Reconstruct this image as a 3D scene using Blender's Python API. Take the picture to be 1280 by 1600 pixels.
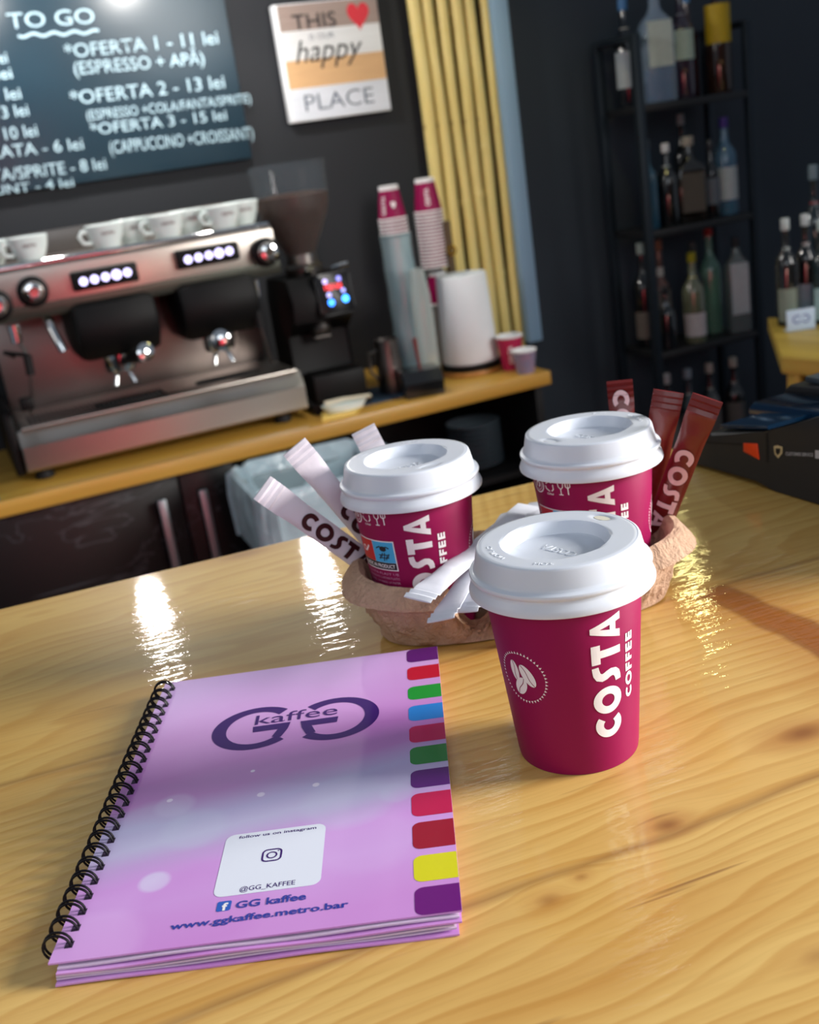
import bpy, bmesh, math, random
from math import pi, sin, cos, radians as R
from mathutils import Vector, Matrix
random.seed(7)
for o in list(bpy.data.objects): bpy.data.objects.remove(o)
sc = bpy.context.scene
COL = sc.collection

# ------------------------------------------------------------------ camera
FPX, PITCH, ROLL, CAMZ, YAW = 1726.7, 0.31701, -0.14826, 1.36233, -R(21.4)
_F = Vector((0, cos(PITCH), -sin(PITCH))); _X = Vector((1, 0, 0)); _U = Vector((0, sin(PITCH), cos(PITCH)))
_r = cos(ROLL)*_X + sin(ROLL)*_U; _u = -sin(ROLL)*_X + cos(ROLL)*_U
RZ = Matrix.Rotation(YAW, 3, 'Z')
CR, CU, CF = RZ @ _r, RZ @ _u, RZ @ _F
CO = Vector((0, 0, CAMZ))
cam_d = bpy.data.cameras.new('camera'); cam = bpy.data.objects.new('camera', cam_d); COL.objects.link(cam)
cam.matrix_world = Matrix(((CR.x, CU.x, -CF.x, CO.x), (CR.y, CU.y, -CF.y, CO.y), (CR.z, CU.z, -CF.z, CO.z), (0, 0, 0, 1)))
cam_d.sensor_fit = 'HORIZONTAL'; cam_d.sensor_width = 36.0; cam_d.lens = 36.0*FPX/1280.0
cam_d.clip_start = 0.02; cam_d.clip_end = 60
cam_d.dof.use_dof = True; cam_d.dof.focus_distance = 0.47; cam_d.dof.aperture_fstop = 18.0
sc.camera = cam

# ------------------------------------------------------------------ light, world, exposure
sc.view_settings.view_transform = 'Standard'; sc.view_settings.look = 'None'
sc.view_settings.gamma = 1.0; sc.view_settings.use_curve_mapping = False
sc.view_settings.exposure = 0.0
W = bpy.data.worlds.new('world'); sc.world = W; W.use_nodes = True
W.node_tree.nodes['Background'].inputs[0].default_value = (0.62, 0.72, 0.86, 1)
W.node_tree.nodes['Background'].inputs[1].default_value = 0.30
def area(name, loc, target, sx, sy, power, col, spread=180):
    l = bpy.data.lights.new(name, 'AREA'); l.shape = 'RECTANGLE'; l.size = sx; l.size_y = sy
    l.energy = power; l.color = col; l.spread = R(spread)
    o = bpy.data.objects.new(name, l); COL.objects.link(o); o.location = loc
    o.rotation_euler = (Vector(target)-Vector(loc)).to_track_quat('-Z', 'Y').to_euler()
    return o
area('daylight_window', (3.0, -0.75, 2.05), (0.3, 0.45, 1.1), 1.1, 1.1, 76, (1.0, 0.97, 0.93), 100)
area('daylight_front', (-0.6, -2.6, 2.7), (0.5, 2.4, 0.9), 2.6, 1.6, 36, (0.86, 0.93, 1.0))
area('added_under_bar_light', (.65, .82, .97), (.55, .68, .35), 1.4, .06, 26, (1.0, 0.9, 0.85))  # added light, out of view; brightens the panels mirrored in the espresso machine
area('daylight_left', (-2.6, 1.2, 2.2), (0.8, 2.9, 1.0), 1.6, 1.4, 9, (1.0, 0.92, 0.84))

# ------------------------------------------------------------------ pixel -> place helpers (onto real planes)
def ray(px, py): return CF + CR*((px-640)/FPX) - CU*((py-800)/FPX)
def oz(px, py, z): d = ray(px, py); return CO + d*((z-CO.z)/d.z)
def oy(px, py, y): d = ray(px, py); return CO + d*(y/d.y)
def ox(px, py, x): d = ray(px, py); return CO + d*(x/d.x)

# ------------------------------------------------------------------ materials
def lin(h):
    h = h.lstrip('#'); c = [int(h[i:i+2], 16)/255 for i in (0, 2, 4)]
    return tuple((x/12.92 if x <= .04045 else ((x+.055)/1.055)**2.4) for x in c) + (1,)
class NT:
    def __init__(s, name):
        s.m = bpy.data.materials.new(name); s.m.use_nodes = True; s.t = s.m.node_tree; s.n = s.t.nodes
        s.b = s.n['Principled BSDF']
    def new(s, ty, **kw):
        n = s.n.new(ty)
        for k, v in kw.items(): setattr(n, k, v)
        return n
    def link(s, a, b): s.t.links.new(a, b)
    def put(s, sock, v):
        if hasattr(v, 'links') or hasattr(v, 'is_output'): s.link(v, sock)
        else: sock.default_value = v
    def math(s, op, a, b=0.0, c=0.0, clamp=False):
        n = s.new('ShaderNodeMath', operation=op); n.use_clamp = clamp
        s.put(n.inputs[0], a); s.put(n.inputs[1], b); s.put(n.inputs[2], c); return n.outputs[0]
    def mix(s, f, a, b, blend='MIX'):
        n = s.new('ShaderNodeMix', data_type='RGBA', blend_type=blend)
        s.put(n.inputs[0], f); s.put(n.inputs[6], a); s.put(n.inputs[7], b); return n.outputs[2]
    def coord(s, kind='Object'): return s.new('ShaderNodeTexCoord').outputs[kind]
    def mapping(s, v, scale=(1, 1, 1), loc=(0, 0, 0), rot=(0, 0, 0)):
        n = s.new('ShaderNodeMapping'); s.link(v, n.inputs[0])
        n.inputs['Scale'].default_value = scale; n.inputs['Location'].default_value = loc; n.inputs['Rotation'].default_value = rot
        return n.outputs[0]
    def noise(s, v, scale, detail=3, rough=.5, dist=0, out='Fac'):
        n = s.new('ShaderNodeTexNoise'); s.link(v, n.inputs['Vector'])
        n.inputs['Scale'].default_value = scale; n.inputs['Detail'].default_value = detail
        n.inputs['Roughness'].default_value = rough; n.inputs['Distortion'].default_value = dist
        return n.outputs[out]
    def ramp(s, f, stops, interp='LINEAR'):
        n = s.new('ShaderNodeValToRGB'); s.put(n.inputs[0], f); cr = n.color_ramp; cr.interpolation = interp
        while len(cr.elements) < len(stops): cr.elements.new(.5)
        for e, (p, c) in zip(cr.elements, stops):
            e.position = p; e.color = c if len(c) == 4 else tuple(c)+(1,)
        return n.outputs[0]
    def bump(s, h, strength=.3, dist=.001):
        n = s.new('ShaderNodeBump'); n.inputs['Strength'].default_value = strength; n.inputs['Distance'].default_value = dist
        s.link(h, n.inputs['Height']); return n.outputs[0]
    def set(s, **kw):
        mp = dict(color='Base Color', rough='Roughness', metal='Metallic', coat='Coat Weight', coatr='Coat Roughness', trans='Transmission Weight',
                  ior='IOR', alpha='Alpha', spec='Specular IOR Level', emit='Emission Color', es='Emission Strength', normal='Normal',
                  coatn='Coat Normal', sss='Subsurface Weight', aniso='Anisotropic', sheen='Sheen Weight')
        for k, v in kw.items(): s.put(s.b.inputs[mp[k]], v)
        return s
MC = {}
def mat(name, col='#888888', rough=.5, metal=0., coat=0., trans=0., alpha=1., emit=None, es=0., noise=None, bump=None, col2=None, ior=1.45, spec=.5, coatr=.05, sss=0):
    """plain material with a slight procedural variation: noise=(scale, amount), bump=(scale, strength, distance)"""
    if name in MC: return MC[name]
    t = NT(name); c = lin(col) if isinstance(col, str) else col
    t.set(color=c, rough=rough, metal=metal, coat=coat, trans=trans, alpha=alpha, ior=ior, spec=spec, coatr=coatr)
    if sss: t.set(sss=sss); t.b.inputs['Subsurface Radius'].default_value = (.004, .003, .003)
    co = t.coord()
    if noise:
        f = t.noise(co, noise[0], 4)
        c2 = lin(col2) if col2 else tuple(max(0, x*(1-noise[1])) for x in c[:3])+(1,)
        t.set(color=t.mix(f, c2, c))
    if bump: t.set(normal=t.bump(t.noise(co, bump[0], 4), bump[1], bump[2]))
    if emit: t.set(emit=lin(emit), es=es)
    MC[name] = t.m; return t.m

# ------------------------------------------------------------------ mesh helpers
def bmn(): return bmesh.new()
def box(bm, x0, x1, y0, y1, z0, z1, bev=0, seg=2, M=None):
    r = bmesh.ops.create_cube(bm, size=1.0); vs = r['verts']
    for v in vs: v.co = Vector((x0+(v.co.x+.5)*(x1-x0), y0+(v.co.y+.5)*(y1-y0), z0+(v.co.z+.5)*(z1-z0)))
    if bev:
        es = list({e for v in vs for e in v.link_edges})
        r2 = bmesh.ops.bevel(bm, geom=es, offset=bev, segments=seg, profile=.5, affect='EDGES')
        vs = list({v for v in r2['verts']} | {v for v in vs if v.is_valid})
    if M is not None:
        for v in vs: v.co = M @ v.co
    return vs
def lathe(bm, prof, n=48, cx=0, cy=0, cap0=False, cap1=False, M=None, close=False):
    rings = []
    for (r, z) in prof:
        rings.append([bm.verts.new((cx+r*cos(2*pi*i/n), cy+r*sin(2*pi*i/n), z)) for i in range(n)])
    for a, b in zip(rings, rings[1:]+([rings[0]] if close else [])):
        for i in range(n): bm.faces.new((a[i], a[(i+1) % n], b[(i+1) % n], b[i]))
    if cap0: bm.faces.new(list(reversed(rings[0])))
    if cap1: bm.faces.new(rings[-1])
    if M is not None:
        for rg in rings:
            for v in rg: v.co = M @ v.co
    return [v for rg in rings for v in rg]
def tube(bm, pts, r, n=10, closed=False, flat=1.0):
    pts = [Vector(p) for p in pts]; rings = []; prev = None; N = len(pts)
    for k, p in enumerate(pts):
        if closed: t = pts[(k+1) % N]-pts[k-1]
        else: t = pts[min(k+1, N-1)]-pts[max(k-1, 0)]
        t.normalize()
        a = (prev - t*prev.dot(t)) if prev is not None else t.orthogonal()
        if a.length < 1e-6: a = t.orthogonal()
        a.normalize(); prev = a; b = t.cross(a)
        rr = r[k] if isinstance(r, (list, tuple)) else r
        rings.append([bm.verts.new(p+a*rr*cos(2*pi*i/n)+b*rr*flat*sin(2*pi*i/n)) for i in range(n)])
    for a, b in zip(rings, rings[1:]+([rings[0]] if closed else [])):
        for i in range(n): bm.faces.new((a[i], a[(i+1) % n], b[(i+1) % n], b[i]))
    if not closed: bm.faces.new(list(reversed(rings[0]))); bm.faces.new(rings[-1])
def prism(bm, poly, axis, a, b, bev=0):
    """poly: 2D outline; axis 'x': (y,z) outline swept from x=a..b; 'y': (x,z); 'z': (x,y)"""
    def mk(p, t):
        return {'x': (t, p[0], p[1]), 'y': (p[0], t, p[1]), 'z': (p[0], p[1], t)}[axis]
    A = [bm.verts.new(mk(p, a)) for p in poly]; B = [bm.verts.new(mk(p, b)) for p in poly]; n = len(poly)
    fs = [bm.faces.new(A), bm.faces.new(list(reversed(B)))]
    for i in range(n): fs.append(bm.faces.new((A[i], B[i], B[(i+1) % n], A[(i+1) % n])))
    if bev:
        es = list({e for f in fs[:2] for e in f.edges})
        bmesh.ops.bevel(bm, geom=es, offset=bev, segments=2, profile=.5, affect='EDGES')
    return A+B
def rrect(x0, x1, y0, y1, r, n=5, corners=(1, 1, 1, 1)):
    out = []
    for k, (cx, cy, a0) in enumerate(((x1-r, y1-r, 0), (x0+r, y1-r, 90), (x0+r, y0+r, 180), (x1-r, y0+r, 270))):
        if corners[k]:
            for i in range(n+1):
                a = R(a0+90*i/n); out.append((cx+r*cos(a), cy+r*sin(a)))
        else: out.append((cx+(r if k in (0, 3) else -r), cy+(r if k in (0, 1) else -r)))
    return out
def poly(bm, pts, z=0): return bm.faces.new([bm.verts.new((p[0], p[1], z)) for p in pts])
def obj(name, bm, m, parent=None, loc=None, rotz=None, smooth=True, mw=None, norm=True):
    if norm: bmesh.ops.recalc_face_normals(bm, faces=bm.faces)
    me = bpy.data.meshes.new(name); bm.to_mesh(me); bm.free()
    for x in (m if isinstance(m, (list, tuple)) else [m]): me.materials.append(x)
    if smooth:
        for p in me.polygons: p.use_smooth = True
        try: me.set_sharp_from_angle(angle=R(38))
        except Exception: pass
    o = bpy.data.objects.new(name, me); COL.objects.link(o)
    if loc is not None: o.location = loc
    if rotz is not None: o.rotation_euler = (0, 0, rotz)
    if mw is not None: o.matrix_local = mw
    if parent is not None: o.parent = parent
    return o
def tag(o, label, cat, group=None, kind=None):
    o['label'] = label; o['category'] = cat
    if group: o['group'] = group
    if kind: o['kind'] = kind
    return o
def thing(name, label, cat, loc=(0, 0, 0), rotz=0, group=None, mw=None):
    o = bpy.data.objects.new(name, None); COL.objects.link(o); o.empty_display_size = .05
    o.location = loc; o.rotation_euler = (0, 0, rotz)
    if mw is not None: o.matrix_world = mw
    return tag(o, label, cat, group)
def struct(name, bm, m, **kw):
    o = obj(name, bm, m, **kw); o['kind'] = 'structure'; return o
def dup(root, loc=None, rotz=None, label=None, group=None, mw=None):
    r = root.copy(); COL.objects.link(r)
    if mw is not None: r.matrix_world = mw
    if loc is not None: r.location = loc
    if rotz is not None: r.rotation_euler = (0, 0, rotz)
    if label: r['label'] = label
    if group: r['group'] = group
    for ch in list(root.children):
        c = ch.copy(); COL.objects.link(c); c.parent = r
        for g in ch.children:
            d = g.copy(); COL.objects.link(d); d.parent = c
    return r

# ------------------------------------------------------------------ lettering
def text_bm(s, bold=0.0, shear=0.0, spacing=1.0, ext=0.0, res=3):
    """flat lettering as a bmesh, baseline 0, left 0, cap height about 1; returns bm, width"""
    cu = bpy.data.curves.new('t', 'FONT'); cu.body = s; cu.size = 1/.73; cu.offset = bold; cu.shear = shear
    cu.space_character = spacing; cu.resolution_u = res; cu.extrude = ext; cu.fill_mode = 'BOTH' if ext else 'FRONT'
    o = bpy.data.objects.new('t', cu); COL.objects.link(o)
    dg = bpy.context.evaluated_depsgraph_get(); me = bpy.data.meshes.new_from_object(o.evaluated_get(dg))
    bm = bmn(); bm.from_mesh(me); bpy.data.objects.remove(o); bpy.data.curves.remove(cu); bpy.data.meshes.remove(me)
    if not bm.verts: return bm, 0
    x0 = min(v.co.x for v in bm.verts); x1 = max(v.co.x for v in bm.verts)
    for v in bm.verts: v.co.x -= x0
    for f in bm.faces: f.material_index = 0
    return bm, x1-x0
def ribbon(bm, pts, w, closed=False, z=0):
    P = [Vector((p[0], p[1])) for p in pts]; N = len(P); L = []; Rr = []
    for k in range(N):
        if closed: a, b = P[k-1], P[(k+1) % N]
        else: a, b = P[max(k-1, 0)], P[min(k+1, N-1)]
        d0 = (P[k]-a).normalized() if (P[k]-a).length > 1e-9 else None
        d1 = (b-P[k]).normalized() if (b-P[k]).length > 1e-9 else None
        if d0 is None: d0 = d1
        if d1 is None: d1 = d0
        t = (d0+d1).normalized(); n = Vector((-t.y, t.x)); c = max(.4, n.dot(Vector((-d0.y, d0.x))))
        ww = (w[k] if isinstance(w, (list, tuple)) else w)/2/c
        L.append(bm.verts.new((P[k].x+n.x*ww, P[k].y+n.y*ww, z))); Rr.append(bm.verts.new((P[k].x-n.x*ww, P[k].y-n.y*ww, z)))
    for k in range(N if closed else N-1):
        j = (k+1) % N; bm.faces.new((Rr[k], Rr[j], L[j], L[k]))
def arc(cx, cy, rx, ry, a0, a1, n=20): return [(cx+rx*cos(R(a0+(a1-a0)*i/n)), cy+ry*sin(R(a0+(a1-a0)*i/n))) for i in range(n+1)]
def islands(b):
    todo = set(b.verts); out = []
    while todo:
        st = [todo.pop()]; isl = list(st)
        while st:
            for e in st.pop().link_edges:
                for q in e.verts:
                    if q in todo: todo.discard(q); st.append(q); isl.append(q)
        out.append(isl)
    return out
def letters(s, w=.27):
    """bold geometric capitals, height 1, made of ribbons"""
    bm = bmn(); x = 0; h = w/2
    for ch in s:
        b = bmn()
        if ch == 'C': ribbon(b, arc(.5, .5, .5-h, .5-h, 48, 312, 28), w); adv = .90
        elif ch == 'O': ribbon(b, arc(.5, .5, .52-h, .52-h, 0, 360, 32)[:-1], w, closed=True); adv = 1.08
        elif ch == 'S':
            ribbon(b, [(.70, .90), (.56, .885), (.42, .86), (.31, .79), (.27, .68), (.30, .57), (.36, .47), (.40, .36), (.38, .24), (.30, .16), (.18, .12), (.02, .10)], [w*.75]+[w*x for x in (.8, .85, .95, 1, 1, 1, 1, .95, .88, .8, .72)]); adv = .74
        elif ch == 'T':
            ribbon(b, [(0, 1-h), (.72, 1-h)], w); ribbon(b, [(.36, 1-h), (.36, 0)], w); adv = .74
        elif ch == 'A':
            k_ = w*.98; poly(b, [(0, 0), (k_, 0), (.47+k_*.15, .86), (.47-k_*.36, 1)]); poly(b, [(.94-k_, 0), (.94, 0), (.47+k_*.36, 1), (.47-k_*.15, .86)]); poly(b, [(.47-k_*.36, 1), (.47-k_*.30, .80), (.47+k_*.30, .80), (.47+k_*.36, 1)]); poly(b, [(.17, .16), (.77, .16), (.72, .16+w*.72), (.22, .16+w*.72)]); adv = .96
        elif ch == 'F':
            ribbon(b, [(h, 0), (h, 1)], w); ribbon(b, [(h, 1-h), (.60, 1-h)], w); ribbon(b, [(h, .5), (.55, .5)], w*.9); adv = .68
        elif ch == 'E':
            ribbon(b, [(h, 0), (h, 1)], w)
            for yy in (1-h, .5, h): ribbon(b, [(h, yy), (.62, yy)], w*.95)
            adv = .74
        nf = len(b.faces)
        seen = []; 
        for isl in islands(b):
            for v in isl: v.co.z += .00003*len(seen)
            seen.append(1)
        for v in b.verts: v.co.x += x
        me = bpy.data.meshes.new('x'); b.to_mesh(me); b.free(); bm.from_mesh(me); bpy.data.meshes.remove(me)
        x += adv+.07
    return bm, x-.07
def xf(bm, M):
    for v in bm.verts: v.co = M @ v.co
    return bm
def join(bm, other, mi=None):
    if mi is not None:
        for f in other.faces: f.material_index = mi
    me = bpy.data.meshes.new('x'); other.to_mesh(me); other.free(); bm.from_mesh(me); bpy.data.meshes.remove(me); return bm
def place2(bm, x, y, s, w=None, ang=0, sx=None, z=0):
    """scale flat lettering (height 1) to s, move to x,y"""
    M = Matrix.Translation((x, y, z)) @ Matrix.Rotation(R(ang), 4, 'Z') @ Matrix.Diagonal((sx if sx else s, s, 1, 1)); return xf(bm, M)
def dice(bm, step, axis=0):
    xs = [v.co[axis] for v in bm.verts]
    if not xs: return bm
    a, b = min(xs), max(xs); k = math.ceil(a/step)
    while k*step < b:
        n = Vector((0, 0, 0)); n[axis] = 1; p = n*(k*step)
        bmesh.ops.bisect_plane(bm, geom=bm.verts[:]+bm.edges[:]+bm.faces[:], plane_co=p, plane_no=n, dist=1e-7); k += 1
    return bm

# ================================================================== SETTING
YW = 3.25
m_navy = mat('navy_wall_paint', '#2b3540', .72, noise=(3, .35), bump=(60, .12, .002))
m_char = mat('charcoal_wall_paint', '#191c22', .7, noise=(4, .25), bump=(60, .1, .002))
m_floor = mat('dark_floor_tile', '#2a2826', .45, noise=(5, .3))
m_ceil = mat('grey_ceiling_paint', '#6d7176', .9, noise=(4, .1))
bm = bmn(); box(bm, -3, 5.5, -3.2, YW+.2, -.05, 0); struct('floor', bm, m_floor)
bm = bmn(); box(bm, -3, 1.775, YW, YW+.12, 0, 2.8); struct('wall_back', bm, m_char)
xs0 = oy(803, 330, 3.2).x
bm = bmn(); box(bm, xs0, 5.5, 3.2, 3.32, 0, 2.8); struct('wall_right', bm, m_navy)
m_warm = mat('warm_plaster', '#b79a90', .85, noise=(2, .15)); m_redp = mat('added_red_panelling', '#c23340', .6, noise=(3, .2))
bm = bmn(); box(bm, -3, 5.5, -3.32, -3.2, 0, 2.8); struct('wall_front', bm, m_warm)
bm = bmn(); box(bm, -2.6, .35, -3.199, -3.16, .05, 2.2, .01); struct('added_red_wall_panel', bm, m_redp)  # unseen red panel behind the camera, added to give the steel red reflections
m_pale = mat('pale_blue_grey_board', '#8fb0cc', .5, noise=(3, .12))
bm = bmn(); box(bm, oy(783, 180, 3.19).x, oy(806, 180, 3.19).x, 3.165, 3.199, .70, 2.8, .004); struct('trim_1', bm, m_pale)

# ================================================================== BACK COUNTER
def wood_mat(name, c1, c2, c3, axis_scale=(1.2, 30, 30), coat=.0, rough=.45, seed=0, knots=True):
    t = NT(name); co = t.coord(); mp = t.mapping(co, axis_scale, (seed, seed*2, 0))
    n1 = t.noise(mp, 1.0, 5, .6, .3); n2 = t.noise(t.mapping(co, tuple(a*.25 for a in axis_scale), (3+seed, 0, 0)), 1.0, 2, .5, .5)
    c = t.mix(t.ramp(n1, [(.35, (0, 0, 0)), (.7, (1, 1, 1))]), lin(c1), lin(c2)); c = t.mix(t.ramp(n2, [(.45, (0, 0, 0)), (.75, (.8, .8, .8))]), c, lin(c3))
    if knots:
        v = t.new('ShaderNodeTexVoronoi'); t.link(t.mapping(co, (3.1, 7, 7), (seed, 1, 2)), v.inputs['Vector']); v.inputs['Scale'].default_value = 1.3
        c = t.mix(t.ramp(v.outputs['Distance'], [(.05, (1, 1, 1)), (.13, (0, 0, 0))]), c, lin('#7a4a1c'))
    t.set(color=c, rough=rough, coat=coat, coatr=.1, normal=t.bump(n1, .1, .001)); MC[name] = t.m; return t.m
m_bcw = wood_mat('back_counter_pine', '#b98c36', '#d3ab4d', '#9a6a22', coat=.3)
ZC = .72
bc = thing('back_counter', 'yellow pine back counter board running below the menu board', 'counter', (0, 2.66, ZC))
bm = bmn(); box(bm, -.9, 1.516, -.012, .585, -.038, 0, .003); obj('worktop', bm, m_bcw, bc)
m_marb = None
t = NT('black_marbled_laminate'); co = t.coord(); nn = t.noise(t.mapping(co, (1.4, 1.4, 3.5), rot=(0, R(20), 0)), 1.6, 4, .6, 1.4)
ve = t.ramp(nn, [(.485, (0, 0, 0)), (.5, (1, 1, 1)), (.515, (0, 0, 0))]); t.set(color=t.mix(ve, lin('#08090a'), lin('#34383c')), rough=.4, spec=.3); m_marb = t.m
m_black = mat('matt_black_laminate', '#0e0f11', .55, noise=(8, .3))
m_steel = mat('brushed_steel', '#c2bab2', .36, 1.0, noise=(6, .12), bump=(90, .05, .0005))
m_handle = mat('satin_handle_metal', '#97a1a6', .42, 1.0)
cab = thing('base_cabinet', 'black marbled cabinet under the pine counter with two upright steel handles', 'cabinet', (0, 2.70, 0))
bm = bmn(); box(bm, -.9, .60, .02, .54, .06, .680, .003); box(bm, 1.49, 1.512, .0, .54, 0, .680); box(bm, .602, 1.49, .52, .54, .0, .68)
box(bm, .602, 1.49, .02, .52, .42, .438); obj('body', bm, m_black, cab)
for (x0, x1, hx) in ((-.88, -.22, None), (-.215, .452, .40), (.458, .598, .505)):
    bm = bmn(); box(bm, x0, x1, 0, .019, .08, .672, .002); d = obj('door', bm, m_marb, cab)
    if hx:
        bm = bmn(); box(bm, hx-.011, hx+.011, -.034, -.022, .33, .625, .004); box(bm, hx-.009, hx+.009, -.024, .0, .60, .618, .002); box(bm, hx-.009, hx+.009, -.024, .0, .35, .366, .002); obj('handle', bm, m_handle, d)
# plates on the open shelf under the counter
m_plate = mat('grey_glazed_ceramic', '#5c6a74', .35, noise=(6, .15))
P0 = oy(783, 690, 2.86)
for k in range(9):
    bm = bmn(); lathe(bm, [(.0, 0), (.045, 0), (.048, .003), (.078, .014), (.080, .018), (.076, .017), (.045, .006), (.0, .005)], 40)
    tag(obj('plate', bm, m_plate, loc=(1.36, 2.86, .4385+k*.0148)), 'grey plate under the counter, '+['bottom one of the pile', 'second from the bottom of the pile', 'third from the bottom of the pile', 'fourth from the bottom of the pile', 'middle one of the pile', 'fourth from the top of the pile', 'third from the top of the pile', 'second from the top of the pile', 'topmost of the pile'][k], 'plate', 'stacked grey plates under the counter')
# bin with liner
bt = thing('waste_bin', 'clear plastic bin with a bluish liner bag under the back counter', 'bin', (.745, 2.44, .0)); bt.scale = (1.12, 1.05, 1.24)
m_tub = mat('translucent_grey_plastic', '#8fa0a6', .3, alpha=.55, noise=(6, .2)); m_liner = mat('bluish_liner_film', '#c2dbe6', .22, alpha=.7, noise=(9, .4), bump=(14, .9, .02))
bm = bmn()
def rr_ring(bm, hx, hy, z, r, n=6): return [bm.verts.new((p[0], p[1], z)) for p in rrect(-hx, hx, -hy, hy, r, n)]
def loft(bm, rings, cap0=False, cap1=False):
    n = len(rings[0])
    for a, b in zip(rings, rings[1:]):
        for i in range(n): bm.faces.new((a[i], a[(i+1) % n], b[(i+1) % n], b[i]))
    if cap0: bm.faces.new(list(reversed(rings[0])))
    if cap1: bm.faces.new(rings[-1])
loft(bm, [rr_ring(bm, .13, .11, .0, .04), rr_ring(bm, .165, .14, .52, .05), rr_ring(bm, .172, .147, .525, .05), rr_ring(bm, .168, .143, .53, .05), rr_ring(bm, .158, .133, .52, .045), rr_ring(bm, .124, .104, .01, .035)], True, True)
obj('tub', bm, m_tub, bt)
bm = bmn(); rg = []
for (s, z, w) in ((.178, .42, .006), (.181, .50, .006), (.176, .545, .008), (.166, .552, .007), (.154, .50, .012), (.13, .30, .012), (.10, .06, .01)):
    pts = rrect(-s, s, -s*.85, s*.85, .05, 10); rg.append([bm.verts.new((p[0]*(1+w*sin(i*2.3)/s*.6), p[1]*(1+w*cos(i*1.7)/s*.6), z+w*.7*sin(i*1.3))) for i, p in enumerate(pts)])
loft(bm, rg, False, True); obj('liner_bag', bm, m_liner, bt)

# ================================================================== MENU BOARD, SIGN, POLES
m_board = mat('blackboard_surface', '#16303e', .30, noise=(3, .2), bump=(25, .06, .003))
YB = 3.225
bl = oy(0, 288, YB); br = oy(398, 268, YB)
mb = thing('menu_board', 'large black chalkboard with the handwritten to go price list', 'menu board', (0, YB, 0))
bm = bmn(); box(bm, -.75, br.x, 0, .022, 1.392, 2.35, .002); obj('board', bm, m_board, mb)
m_chalk = mat('white_chalk', '#b4d2de', .9, noise=(60, .35), bump=(200, .3, .0005))
def wall_text(s, p0, p1, hpx, Y, m, parent, name='chalk_lettering', bold=.0, shear=0.0, spacing=1.0, right=False, off=.0012):
    a, b = oy(*p0, Y), oy(*p1, Y); d = Vector((b.x-a.x, b.z-a.z)); h = (oy(p0[0], p0[1]-hpx, Y)-a).length
    tb, w = text_bm(s, bold, shear, spacing); k = d.length/w; ang = math.atan2(d.y, d.x)
    M = Matrix.Translation((a.x, Y-off, a.z)) @ Matrix.Rotation(-ang, 4, 'Y') @ Matrix.Rotation(R(90), 4, 'X') @ Matrix.Diagonal((k, h, 1, 1))
    xf(tb, M)
    pl = parent.location
    for v in tb.verts: v.co -= Vector(pl)
    return obj(name, tb, m, parent, smooth=False, norm=False)
CB = .004
for s, p0, p1, h in [('TO GO', (14, 45), (149, 36), 25), ('*OFERTA 1 - 11 lei', (103, 91), (342, 68), 22), ('(ESPRESSO + AP\u0102)', (117, 117), (320, 100), 21),
                     ('*OFERTA 2 - 13 lei', (112, 164), (352, 137), 22), ('(ESPRESSO +COLA/FANTA/SPRITE)', (137, 188), (393, 160), 16), ('*OFERTA 3 - 15 lei', (143, 211), (355, 187), 18),
                     ('(CAPPUCCINO +CROISSANT)', (173, 240), (397, 216), 20), ('CAPPUCCINO - 9 lei', (-190, 118), (13, 98), 19), ('LATTE - 10 lei', (-160, 142), (20, 122), 19), ('ESPRESSO - 7 lei', (-170, 176), (34, 154), 20),
                     ('FLAT WHITE - 13 lei', (-190, 208), (46, 180), 20), ('MOCHA - 10 lei', (-120, 234), (60, 212), 20), ('CIOCOLATA - 6 lei', (-112, 259), (131, 233), 20), ('FANTA/SPRITE - 8 lei', (-62, 290), (167, 264), 20), ('UNT - 4 lei', (-8, 305), (116, 291), 15)]:
    wall_text(s, p0, p1, h, YB, m_chalk, mb, bold=CB)
bm = bmn(); pts = []
for i in range(41):
    q = oy(28+126*i/40, 56-7*i/40+2.4*sin(i*.62), YB); pts.append((q.x, q.z))
ribbon(bm, pts, .007)
for v in bm.verts: v.co = Vector((v.co.x, -.0012, v.co.y))
obj('chalk_underline', bm, m_chalk, mb, smooth=False)

# sign
YS = 3.22
sA, sB = oy(455, 193, YS), oy(612, 172, YS); sC = oy(428, 8, YS)
sw = (sB-sA).length; sh = (sC-sA).length; sang = math.atan2(sB.z-sA.z, sB.x-sA.x)
Msign = Matrix.Translation((sA.x, YS, sA.z)) @ Matrix.Rotation(-sang*.6, 4, 'Y') @ Matrix.Rotation(R(90), 4, 'X')
sg = thing('wall_sign', 'white canvas sign with planks, red heart and happy place lettering', 'sign', mw=Msign)
m_canvas = mat('white_canvas', '#dfe3e6', .6, noise=(20, .06))
bm = bmn(); box(bm, 0, sw, 0, sh, -.027, 0, .003); obj('canvas', bm, m_canvas, sg)
def plank(name, c, y0, y1):
    t = NT(name); co = t.coord(); n = t.noise(t.mapping(co, (6, 90, 1)), 1, 3, .6); c0 = lin(c)
    t.set(color=t.mix(n, tuple(x*.72 for x in c0[:3])+(1,), c0), rough=.7)
    bm = bmn(); poly(bm, [(.012, y0), (sw-.002, y0), (sw-.002, y1), (.012, y1)], .0006); return obj('printed_plank', bm, t.m, sg, smooth=False, norm=False)
plank('printed_grey_plank', '#a08d84', sh*.77, sh-.003); plank('printed_white_plank', '#e2e4e4', sh*.53, sh*.765); plank('printed_tan_plank', '#d6ac7c', sh*.285, sh*.525); plank('printed_pale_plank', '#d9dee6', .004, sh*.28)
m_ink = mat('black_print', '#15161a', .6); m_grey = mat('grey_print', '#5a6272', .6); m_red = mat('red_print', '#c8142c', .5)
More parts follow.
